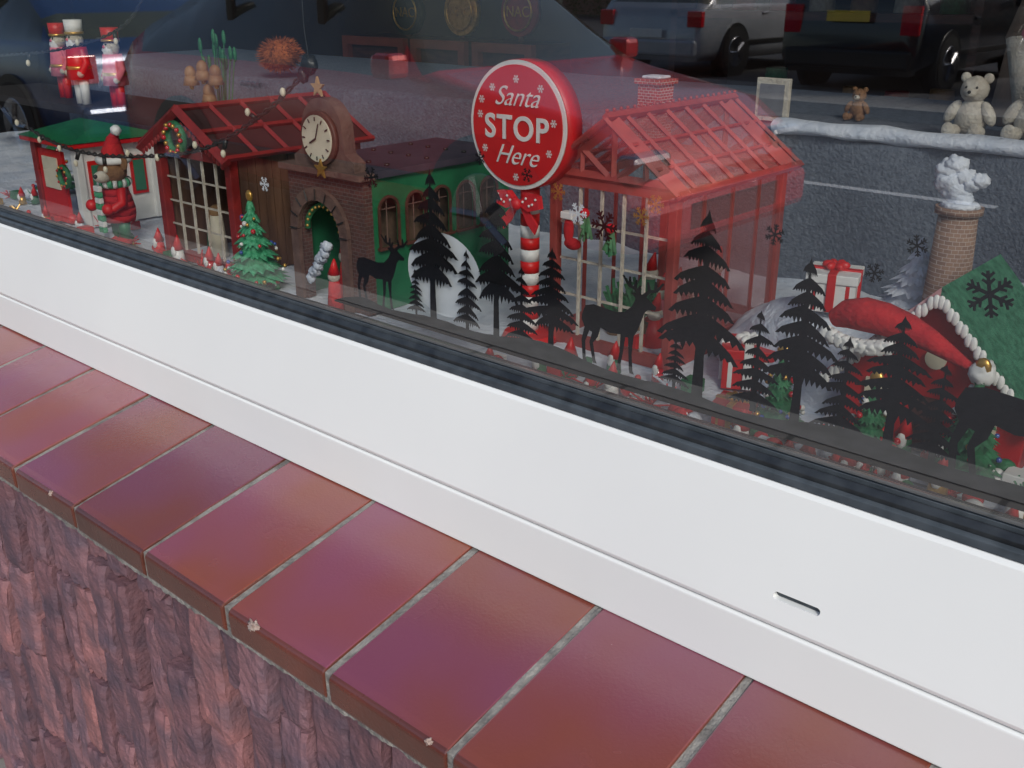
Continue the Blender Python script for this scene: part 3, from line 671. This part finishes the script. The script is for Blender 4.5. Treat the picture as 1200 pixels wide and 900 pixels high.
def doll(name,x,y,zb,h,m1,m2):
    g=empty(name)
    for s in(-1,1):
        cyl(g,'leg',(x+s*h*.07,y,zb),(x+s*h*.07,y,zb+h*.35),h*.055,h*.06,m2); tube(g,'arm',[(x+s*h*.13,y,zb+h*.64),(x+s*h*.2,y,zb+h*.5),(x+s*h*.16,y-h*.06,zb+h*.38)],h*.045,m1); sph(g,'hand',(x+s*h*.16,y-h*.07,zb+h*.37),h*.045,furw,seg=10)
    cyl(g,'tunic',(x,y,zb+h*.3),(x,y,zb+h*.68),h*.16,h*.12,m1); cyl(g,'belt',(x,y,zb+h*.42),(x,y,zb+h*.46),h*.155,h*.15,gold)
    sph(g,'head',(x,y,zb+h*.76),(h*.1,h*.1,h*.11),furw); sph(g,'beard',(x,y-h*.05,zb+h*.71),(h*.08,h*.06,h*.09),white,noise_amt=.3)
    sph(g,'nose',(x,y-h*.1,zb+h*.77),h*.02,pink,seg=8)
    for s in(-1,1): sph(g,'eye',(x+s*h*.035,y-h*.09,zb+h*.8),h*.013,blackp,seg=8)
    cyl(g,'hat',(x,y,zb+h*.83),(x,y,zb+h),h*.1,h*.11,m2); cyl(g,'hat_band',(x,y,zb+h*.83),(x,y,zb+h*.86),h*.115,h*.115,gold)
box(None,'wooden_display_shelf',-2.4,-1.55,.93,1.1,-.235,-.22,dark,.002)
doll('nutcracker_figure',-1.93,.96,-.22,.15,redb,white); doll('nutcracker_figure',-2.06,.99,-.22,.14,pink,redb); doll('nutcracker_figure',-1.80,.96,-.22,.14,pink,redb)
xmas_tree('christmas_tree_ornament',-1.75,.80,FZ,.10,.04,mat=dgreen)
def bells():
    g=empty('bell_garland_ornament'); x,y=-1.47,.95
    for k in range(14):
        a=U(-1,1); q=(x+.04*a,y+U(-.02,.02),-.2+U(.07,.12)); beam(g,'twig',(x,y,-.34),q,.0018,dgreen); sph(g,'leaf',q,(.004,.003,.012),dgreen,seg=8)
    for dx,z in((-.035,-.14),(.0,-.13),(.035,-.135),(.012,-.165)):
        sph(g,'bell_top',(x+dx,y-.02,z),(.009,.009,.012),skin_); cyl(g,'bell_skirt',(x+dx,y-.02,z-.004),(x+dx,y-.02,z-.018),.009,.013,skin_); sph(g,'clapper',(x+dx,y-.02,z-.021),.004,gold,seg=8)
bells()
pp=empty('orange_pompom_wreath')
V=[];F=[]
for k in range(1500):
    d=Vector((random.gauss(0,1),random.gauss(0,1),random.gauss(0,1))).normalized(); t=d.cross(Vector((R(),R(),R()))).normalized()*.0022; c=Vector((-1.62,1.19,-.130)); i=len(V)
    V+=[c+d*.02+t,c+d*.02-t,c+Vector((d.x*.044,d.y*.044,d.z*.034))*U(.85,1.1)]; F.append((i,i+1,i+2))
mk('tufts',V,F,orange,pp); sph(pp,'core',(-1.62,1.19,-.130),(.034,.034,.027),orange)
# ------------------------------------------------------------------ right side: gingerbread house with santa hat
def ginger():
    g=empty('gingerbread_house_ornament'); x0,x1,y0,y1,ze,za=-.312,-.172,.76,.86,-.290,-.217; xm=(x0+x1)/2
    polyflat(g,'front_wall',[[(x0,FZ),(x0,ze),(xm,za),(x1,ze),(x1,FZ)]],redb,y0,th=.006); polyflat(g,'back_wall',[[(x0,FZ),(x0,ze),(xm,za),(x1,ze),(x1,FZ)]],red,y1,th=.006)
    box(g,'left_wall',x0+.001,x0+.006,y0+.006,y1,FZ,ze,red); box(g,'right_wall',x1-.006,x1-.001,y0+.006,y1,FZ,ze,red)
    tinr=M('pink_snowy_roof',(.45,.12,.13),(.6,.42,.43),22,.7,bump=.6)
    for s,xe in((-1,x0-.014),(1,x1+.014)):
        zz=ze-(za-ze)*.014/(xm-x0)
        V=[(xe,y0-.014,zz),(xe,y1+.015,zz),(xm,y1+.015,za),(xm,y0-.014,za)]; V+=[(a,b,c+.008) for a,b,c in V]
        mk('roof_slab',V,[(3,2,1,0),(4,5,6,7),(0,1,5,4),(1,2,6,5),(2,3,7,6),(3,0,4,7)],tinr if s<0 else rgreen,g)
        for k in range(22):
            f=(k+.5)/22; sph(g,'icing_scallop',(xe+(xm-xe)*f,y0-.0155,zz+(za-zz)*f+.001-(.002 if k%2 else 0)),(.0030,.0018,.0055),white,seg=10)
    box(g,'door',xm-.012,xm+.012,y0-.003,y0-.0005,FZ,FZ+.045,wood2); cyl(g,'round_window',(xm,y0-.003,ze+.022),(xm,y0-.0005,ze+.022),.008,.008,cream)
    for s in(-1,1):
        box(g,'window',xm+s*.04-.011,xm+s*.04+.011,y0-.003,y0-.0005,FZ+.025,FZ+.05,cream); box(g,'window_bar',xm+s*.04-.001,xm+s*.04+.001,y0-.0045,y0-.0032,FZ+.025,FZ+.05,white)
ginger()
def hat():
    g=empty('santa_hat'); y=.735
    pts=[(-.316,y,-.246),(-.306,y,-.240),(-.292,y,-.2375),(-.276,y,-.238),(-.258,y,-.241),(-.240,y,-.247),(-.224,y,-.254),(-.210,y,-.260)]
    tube(g,'felt_cone',pts,.0125,felt,rad=[.55,.9,1.05,1.0,.85,.66,.45,.25])
    for k in range(9):
        t=k/8; sph(g,'fur_brim',(-.318+.05*t,y-.006-.003*math.sin(t*3),-.2565-.004*math.sin(t*3.1)),(.0068,.006,.0058),white,noise_amt=.5,seg=14)
    sph(g,'pompom',(-.201,y,-.262),.0095,white,noise_amt=.25)
hat()
def chimney():
    g=empty('brick_chimney_with_smoke_ornament'); x,y=-.288,.90
    cyl(g,'shaft',(x,y,FZ),(x,y,-.186),.022,.016,tanbrick,n=28); cyl(g,'cap',(x,y,-.186),(x,y,-.180),.0195,.0195,tanbrick,n=28); cyl(g,'snow_cap',(x,y,-.180),(x,y,-.1765),.017,.014,snow,n=28)
    for k,(dx,dz,r) in enumerate([(0,.002,.010),(-.005,.009,.012),(-.011,.016,.013),(-.014,.025,.011),(-.008,.030,.010),(.0,.020,.010),(.006,.016,.009),(.013,.019,.008)]): sph(g,'smoke_puff',(x+dx,y,-.176+dz),(r,r*.8,r*.8),snow,noise_amt=.3,seg=20)
chimney()
def gift(name,x,y,z,s,m1,m2,rot=.3):
    g=empty(name)
    rt=Matrix.Translation((x,y,z))@Matrix.Rotation(rot,4,'Z')
    def bx(n,a,b,c,d,e,f,m):
        o=box(g,n,a,b,c,d,e,f,m,.0008); o.data.transform(rt)
    h=s*.42; bx('box',-s/2,s/2,-s/2,s/2,0,h*1.5,m1); bx('lid',-s*.54,s*.54,-s*.54,s*.54,h*1.5+.0003,h*2,m1)
    for q in(-.34,.34): bx('stripe',-s*.05+s*q,s*.05+s*q,-s*.505,s*.505,.001,h*1.49,m2)
    bx('ribbon_a',-s*.09,s*.09,-s*.56,s*.56,.001,h*2+.001,m2); bx('ribbon_b',-s*.56,s*.56,-s*.09,s*.09,.0012,h*2+.0014,m2)
    for k in range(6):
        a=k*1.047; c=rt@Vector((s*.16*math.cos(a),s*.16*math.sin(a),h*2+s*.1)); sph(g,'bow_loop',c,(s*.14,s*.09,s*.09),m2,rot=Matrix.Rotation(a+rot,3,'Z'),seg=10)
mound=empty('snow_mound'); sph(mound,'mound',(-.36,.86,-.335),(.11,.08,.070),snow,seg=56,noise_amt=.2); sph(mound,'mound_right',(-.23,1.0,-.33),(.14,.08,.065),snow,seg=56,noise_amt=.25)
gift('gift_box_ornament',-.358,.825,-.266,.040,white,redb)
gift('gift_box_ornament',-.13,.80,FZ,.05,rgreen,redb,.7); gift('gift_box_ornament',-.375,.70,FZ,.03,redb,gold,.2); gift('gift_box_ornament',-.42,.80,FZ,.045,redb,white,.5)
xmas_tree('christmas_tree_ornament',-.325,.93,-.30,.085,.04,mat=snow,star=False,balls=False)
xmas_tree('christmas_tree_ornament',-.20,.73,FZ,.09,.03,mat=dgreen); xmas_tree('christmas_tree_ornament',-.345,.715,FZ,.07,.025,mat=dgreen); xmas_tree('christmas_tree_ornament',-.11,.90,FZ,.16,.05,mat=lgreen); xmas_tree('christmas_tree_ornament',-.27,.72,FZ,.065,.024,mat=dgreen)
def clutter(name,x0,x1,y0,y1,n,par=None):
    g=empty(name)
    ms=[redgl,gold,dgreen,white,dgreen,felt,redb,snow]
    for k in range(n):
        x=U(x0,x1);y=U(y0,y1); r=U(.003,.009); m=ms[int(R()*8)]
        if k%4==0: sph(g,'bauble',(x,y,FZ+r),r,m,seg=12)
        elif k%4==1: cyl(g,'gnome_body',(x,y,FZ),(x,y,FZ+r*2),r,r*.8,m,n=14); cyl(g,'gnome_hat',(x,y,FZ+r*2.2),(x+.002,y,FZ+r*4.4),r*.95,.0005,redb,n=14); sph(g,'gnome_beard',(x,y-r*.7,FZ+r*1.8),(r*.6,r*.4,r*.9),white,seg=8)
        elif k%4==2: box(g,'parcel',x-r,x+r,y-r,y+r,FZ,FZ+r*1.6,m,.0008)
        else:
            for q in range(14): beam(g,'tinsel',(x,y,FZ+.001),(x+U(-1,1)*r*2.4,y+U(-1,1)*r*2,FZ+U(.2,2.6)*r),.0012,m)
clutter('bauble_and_gnome_cluster',-.36,-.02,.655,.75,120); clutter('bauble_and_gnome_cluster',-.62,-.38,.66,.75,40); clutter('bauble_and_gnome_cluster',-1.35,-.98,.66,.70,30); clutter('bauble_and_gnome_cluster',-1.9,-1.4,.67,.76,34)
# ------------------------------------------------------------------ teddy bears, gnome etc on the riser
def teddy(x,y,z,s,m):
    g=empty('teddy_bear')
    sph(g,'body',(x,y,z+s*.42),(s*.36,s*.3,s*.42),m,noise_amt=.12); sph(g,'head',(x,y-s*.04,z+s*1.0),(s*.30,s*.27,s*.28),m,noise_amt=.1); sph(g,'muzzle',(x,y-s*.28,z+s*.94),(s*.13,s*.12,s*.10),furw); sph(g,'nose',(x,y-s*.39,z+s*.97),s*.04,blackp,seg=8)
    for q in(-1,1):
        sph(g,'ear',(x+q*s*.24,y,z+s*1.24),(s*.11,s*.06,s*.11),m); sph(g,'eye',(x+q*s*.11,y-s*.28,z+s*1.06),s*.03,blackp,seg=8)
        sph(g,'arm',(x+q*s*.38,y-s*.12,z+s*.52),(s*.13,s*.13,s*.28),m,rot=Matrix.Rotation(q*-.5,3,'Y')); sph(g,'leg',(x+q*s*.26,y-s*.3,z+s*.13),(s*.15,s*.3,s*.14),m); sph(g,'foot',(x+q*s*.28,y-s*.56,z+s*.17),(s*.14,s*.07,s*.17),m)
teddy(-.40,1.24,-.168,.052,furw); teddy(-.335,1.25,-.168,.058,furw); teddy(-.56,1.30,-.168,.03,fur)
gn=empty('bearded_gnome'); gx,gy=-.38,1.40
cyl(gn,'body',(gx,gy,-.168),(gx,gy,-.06),.05,.04,M('tan_knit',(.35,.24,.17),None,60,.9)); cyl(gn,'hat',(gx,gy,-.07),(gx+.01,gy,.12),.045,.004,M('tan_hat',(.4,.28,.2),None,60,.9,bump=1)); cyl(gn,'beard',(gx,gy-.03,-.07),(gx,gy-.05,-.15),.035,.008,furw); sph(gn,'nose',(gx,gy-.055,-.06),.012,pink)
pf=empty('picture_frame'); box(pf,'frame',-.655,-.61,1.205,1.212,-.167,-.115,furw,.001); box(pf,'print',-.649,-.616,1.2035,1.2048,-.16,-.122,M('print',(.2,.2,.22),None,60,.5))
cab=empty('wall_cabinet')
rbf=M('red_brown_frame',(.30,.08,.045),None,20,.4)
for (a,b) in((-2.64,-2.36),(-2.33,-2.11),(-2.08,-1.86)):
    box(cab,'carcass',a,b,2.2,2.35,-.50,-.165,wood2)
    for (p0,p1,q0,q1) in((a,b,-.19,-.165),(a,b,-.5,-.475),(a,a+.025,-.475,-.19),(b-.025,b,-.475,-.19)): box(cab,'door_frame',p0,p1,2.18,2.1995,q0,q1,rbf)
box(cab,'counter',-2.8,-1.2,2.1,2.4,-.60,-.502,wood2)
for (x,z,m) in((-2.43,-.095,blackp),(-1.975,-.085,red),(-2.2,-.09,gold)):
    rs=empty('round_wall_sign'); cyl(rs,'disc',(x,2.26,z),(x,2.28,z),.065,.065,m,n=32)
    tube(rs,'ring',[(x+.05*math.cos(a*.26),2.255,z+.05*math.sin(a*.26)) for a in range(24)],.003,gold,cyclic=True)
    c=bpy.data.curves.new('lettering','FONT'); c.body='NAC'; c.size=.04; c.align_x='CENTER'; c.extrude=.001; c.materials.append(gold); o=bpy.data.objects.new('lettering',c); col.objects.link(o); o.parent=rs; o.location=(x,2.256,z-.013); o.rotation_euler=(math.pi/2,0,0)
    cyl(rs,'stand',(x,2.27,-.165),(x,2.27,z-.06),.01,.01,wood2)
for k in range(3):
    sh=empty('stock_shelf'); xa=-1.7+k*.95
    for z in(-.75,-.42,-.1,.25): box(sh,'board',xa,xa+.85,2.6,2.9,z,z+.02,wood2)
    for x in(xa,xa+.83): box(sh,'upright',x,x+.02,2.6,2.9,GZ+.02,.6,wood2)
    for z in(-.73,-.4,-.08):
        for q in range(7):
            x=xa+.06+q*.115; h=U(.08,.2); cyl(sh,'jar',(x,2.7,z),(x,2.7,z+h),.035,.03,[wood2,furw,red,dgreen,skin_,dark][int(R()*6)],n=14)
# ------------------------------------------------------------------ wires
wirem=M('string_light_cable',(.018,.015,.014),(.05,.045,.04),120,.3)
def twisted(name,P,r=.0016,tw=200):
    g=empty(name); pts=[Vector(p) for p in P]; out=[]
    for i in range(len(pts)-1):
        p0=pts[max(i-1,0)];p1=pts[i];p2=pts[i+1];p3=pts[min(i+2,len(pts)-1)]
        for k in range(24):
            t=k/24; out.append(.5*((2*p1)+(-p0+p2)*t+(2*p0-5*p1+4*p2-p3)*t*t+(-p0+3*p1-3*p2+p3)*t**3))
    out.append(pts[-1]); s=0
    A=[];B=[]
    for i,p in enumerate(out):
        if i: s+=(p-out[i-1]).length
        d=(out[min(i+1,len(out)-1)]-out[max(i-1,0)]).normalized(); e1=d.cross(Vector((0,1,0))).normalized(); e2=d.cross(e1)
        o=(e1*math.cos(s*tw)+e2*math.sin(s*tw))*r*1.1; A.append(p+o); B.append(p-o)
    tube(g,'strand_a',A,r*.8,wirem); tube(g,'strand_b',B,r*.8,wirem)
    return g,out
def bulbs(g,out,ks):
    for k in ks:
        p=out[k]; d=Vector((U(-.006,.006),-.003,U(-.012,.006))); cyl(g,'bulb_socket',p,p+d,.0026,.0026,blackp,n=10); sph(g,'bulb',p+d*1.5,(.003,.003,.0045),cream,seg=10)
g,out=twisted('string_light_wire',[(-1.70,.65,-.15),(-1.583,.65,-.168),(-1.437,.65,-.2037),(-1.321,.65,-.2127),(-1.180,.65,-.2023),(-1.037,.65,-.1777),(-.918,.65,-.1289),(-.839,.65,-.0803)])
bulbs(g,out,(12,24,36,48,58,68,80,92,104,116,128,140,152))
sph(g,'knot',(-.839,.65,-.078),(.009,.007,.009),blackp,noise_amt=.4); sph(g,'knot_tail',(-.850,.65,-.088),(.006,.005,.008),blackp,noise_amt=.4)
tube(g,'hanging_cord',[(-.839,.65,-.075),(-.843,.65,-.045),(-.850,.65,.99)],.0007,blackp)
g,out=twisted('string_light_wire',[(-1.70,.665,-.11),(-1.555,.665,-.1015),(-1.347,.665,-.0818),(-1.188,.665,-.042),(-1.1,.665,.05)],.0012)
bulbs(g,out,(20,34,50,64))
# ------------------------------------------------------------------ cars reflected in the glass
cglass=M('car_glass',(.07,.085,.06),None,5,.05,coat=1,spec=.8)
tyre=M('tyre',(.015,.015,.015),None,20,.8); rim=M('alloy',(.5,.5,.52),None,20,.25,metal=1)
def car(name,x,y,rot,paint,L=4.2,W=1.75,plate_c=None,H=1.45,boxy=False):
    g=empty(name)
    if boxy: st=[(0,.45,.62,.80),(.03,.75,.80,.86),(.08,.95,1.0,.87),(.24,1.02,1.06,.875),(.26,1.03,1.12,.875),(.36,1.03,H-.04,.875),(.5,1.03,H,.875),(.75,1.03,H,.875),(.93,1.03,H-.03,.87),(.985,1.0,1.10,.86),(1,.5,.62,.82)]
    else: st=[(0,.42,.52,.68),(.02,.58,.64,.78),(.08,.74,.78,.84),(.25,.86,.90,.87),(.29,.90,.94,.875),(.42,.92,H-.06,.875),(.55,.93,H,.875),(.75,.94,H-.04,.87),(.90,.94,1.12,.86),(.94,.93,1.0,.85),(.985,.80,.84,.82),(1,.45,.55,.76)]
    sub=[]
    for i in range(len(st)-1):
        for k in range(3):
            t=k/3; sub.append(tuple(a+(b-a)*t for a,b in zip(st[i],st[i+1])))
    sub.append(st[-1])
    rt=Matrix.Translation((x,y,GZ-.12 if y>-9.6 else GZ-.01))@Matrix.Rotation(rot,4,'Z')
    V=[];F=[];mi=[];sc=W/1.75
    for s,bz,tz,hw in sub:
        hw*=sc; d=tz-bz; tw=hw*(1-.28*min(1,d/.45)); tw2=tw-.12
        half=[(hw*.90,.22),(hw*.985,.36),(hw,.55 if bz>.6 else bz*.8),(hw*.985,bz-.05),(hw*.955,bz),(tw,tz-.03*min(1,d*4)),(tw2,tz+.012)]
        ring=half+[(-a,b) for a,b in half[::-1]]
        K=len(ring)
        for a,b in ring: V.append(rt@Vector(((s-.5)*L,a,b)))
    ns=len(sub)
    for i in range(ns-1):
        d=(sub[i][2]-sub[i][1]+sub[i+1][2]-sub[i+1][1])/2; ramp=abs(sub[i+1][2]-sub[i][2])/((sub[i+1][0]-sub[i][0])*L)
        for k in range(K):
            k2=(k+1)%K; F.append((i*K+k,i*K+k2,(i+1)*K+k2,(i+1)*K+k))
            gl_=0
            if k in(4,8) and d>.16: gl_=1
            if k in(5,6,7) and ramp>.45 and d>.06 and .2<sub[i][0]<.97: gl_=1
            mi.append(gl_)
    F.append(tuple(range(K))[::-1]); F.append(tuple(range((ns-1)*K,ns*K))); mi+=[0,0]
    o=mk('body',V,F,paint,g,smooth=True); o.data.materials.append(cglass)
    for p_,m_ in zip(o.data.polygons,mi): p_.material_index=m_
    renorm(o)
    def tb(n,a,b,c,d,e,f,m,bev=.01):
        q=box(g,n,a,b,c,d,e,f,m,bev); q.data.transform(rt); return q
    hw=.875*sc
    for s in(.19,.80):
        for q in(-1,1):
            c=Vector(((s-.5)*L,q*(hw-.10),.32)); n_=Vector((0,q,0))
            a=rt@(c-n_*.10); b=rt@(c+n_*.112); cyl(g,'tyre',a,b,.32,.32,tyre,n=32); cyl(g,'rim',rt@(c+n_*.105),rt@(c+n_*.118),.21,.20,rim,n=24)
            cyl(g,'wheel_arch',rt@(c-n_*.05),rt@(c+n_*.1035),.38,.38,blackp,n=32)
            for k in range(5):
                a_=k*1.2566; beam(g,'spoke',rt@(c+n_*.122),rt@(c+n_*.122+Vector((.19*math.cos(a_),0,.19*math.sin(a_)))),.03,rim)
    for q in(-1,1):
        for s in(.50,.70): tb('pillar',(s-.5)*L-.035,(s-.5)*L+.035,q*(hw*.72)-.01+q*.07,q*(hw*.72)+.01+q*.12,.95,H-.1,blackp)
        tb('door_handle',(.60-.5)*L,(.64-.5)*L,q*(hw+.002)-.01,q*(hw+.002)+.012,.80,.83,paint); tb('mirror',(.30-.5)*L,(.335-.5)*L,q*(hw+.08)-.07,q*(hw+.08)+.07,.92,1.04,paint,.03)
        tb('side_moulding',(.27-.5)*L,(.73-.5)*L,q*hw-.008,q*hw+.012,.40,.47,blackp)
        tb('tail_light',L*.5-.09,L*.5-.005 if not boxy else L*.5+.0,q*(hw-.16)-.11,q*(hw-.16)+.11,.66,.86 if not boxy else .98,redgl)
        tb('headlight',-L*.5+.02,-L*.5+.14,q*(hw-.26)-.15,q*(hw-.26)+.15,.52,.66,rim,.03)
    tb('rear_bumper',L*.5-.06,L*.5+.05,-hw*.88,hw*.88,.28,.50,paint if not boxy else blackp,.04); tb('front_bumper',-L*.5-.05,-L*.5+.1,-hw*.85,hw*.85,.25,.45,paint,.04)
    tb('rear_plate',L*.5+.051,L*.5+.06,-.26,.26,(.52 if not boxy else .80),(.63 if not boxy else .92),plate_c or white,.002)
    tb('grille',-L*.5-.055,-L*.5-.048,-.4,.4,.30,.42,blackp)
def carpaint(n,c): return M(n,c,tuple(v*.9 for v in c),4,.25,metal=.2,coat=1)
ylw=M('yellow_number_plate',(.85,.6,.05),None,5,.4)
car('parked_red_car',-4.6,-3.15,math.radians(180),carpaint('red_car_paint',(.60,.04,.05)),L=4.2)
car('parked_blue_car',-9.5,-3.15,0,carpaint('blue_car_paint',(.03,.08,.2)),L=4.3,plate_c=ylw)
car('parked_dark_suv',-5.4,-13.0,math.radians(90),carpaint('black_car_paint',(.012,.014,.018)),L=4.5,H=1.75,boxy=True,plate_c=ylw)
car('parked_silver_car',-8.4,-13.2,math.radians(90),carpaint('silver_car_paint',(.4,.42,.45)),L=4.3)
car('parked_blue_car',-2.6,-13.0,math.radians(90),carpaint('dark_blue_paint',(.03,.06,.16)),L=4.3)
car('parked_silver_car',1.6,-13.0,math.radians(90),carpaint('white_car_paint',(.6,.6,.6)),L=4.3)
for hx in(-26,-14,-2,10):
    h=empty('brick_house'); hb=brickmat('house_brick',(.32,.14,.09),(.25,.1,.07),(.4,.37,.33),4)
    box(h,'walls',hx,hx+10,-38,-31,GZ,4.3,hb); V=[(hx-.4,-38.4,4.3),(hx+10.4,-38.4,4.3),(hx+10.4,-30.6,4.3),(hx-.4,-30.6,4.3),(hx-.4,-34.5,7),(hx+10.4,-34.5,7)]
    mk('roof',V,[(3,2,5,4),(1,0,4,5),(0,3,4),(2,1,5),(0,1,2,3)],M('roof_tiles',(.12,.06,.05),None,8,.8),h)
    for wx in(1,4.2,7.4):
        for wz in(-.3,2.3):
            box(h,'window_frame',hx+wx,hx+wx+1.5,-31.0,-30.93,GZ+1+wz+.3,GZ+2.3+wz+.3,white); box(h,'window_pane',hx+wx+.08,hx+wx+1.42,-30.93,-30.92,GZ+1.08+wz+.3,GZ+2.22+wz+.3,cglass)
V=[];F=[]
hm=M('hedge_leaves',(.03,.07,.015),(.07,.11,.02),3,.8)
for k in range(16000):
    c=Vector((U(-30,20),-29+U(-.5,.5),GZ+U(0,1.3))); a=Vector((U(-1,1),U(-1,1),U(-1,1)))*.09; b=Vector((U(-1,1),U(-1,1),U(-1,1)))*.09; i=len(V); V+=[c,c+a,c+b]; F.append((i,i+1,i+2))
mk('hedge',V,F,hm)
# ------------------------------------------------------------------ light
w=bpy.data.worlds.new('World'); scene.world=w; w.use_nodes=True; nt=w.node_tree
sky=nt.nodes.new('ShaderNodeTexSky'); sky.sky_type='NISHITA'; sky.sun_disc=False
el=math.radians(36); az=math.radians(128)   # hazy daylight arriving along the street, from the right
sky.sun_elevation=el; sky.sun_rotation=az; sky.air_density=1.0; sky.dust_density=2.0
nt.links.new(sky.outputs[0],nt.nodes['Background'].inputs[0]); nt.nodes['Background'].inputs[1].default_value=.15
sl=bpy.data.lights.new('sun','SUN'); sl.energy=2.4; sl.angle=math.radians(16); sl.color=(1,.95,.87)
so=bpy.data.objects.new('sun',sl); col.objects.link(so)
sd=Vector((math.sin(az)*math.cos(el),math.cos(az)*math.cos(el),math.sin(el)))
so.rotation_euler=sd.to_track_quat('Z','Y').to_euler()
scene.view_settings.view_transform='Standard'; scene.view_settings.look='None'; scene.view_settings.exposure=0
# ------------------------------------------------------------------ camera
cd=bpy.data.cameras.new('camera'); cd.lens=36; cd.sensor_width=36; cd.clip_start=.02; cd.clip_end=300
co=bpy.data.objects.new('camera',cd); col.objects.link(co); co.location=(0,0,0); co.rotation_euler=(math.radians(90-21.6),0,math.radians(41.5)); scene.camera=co
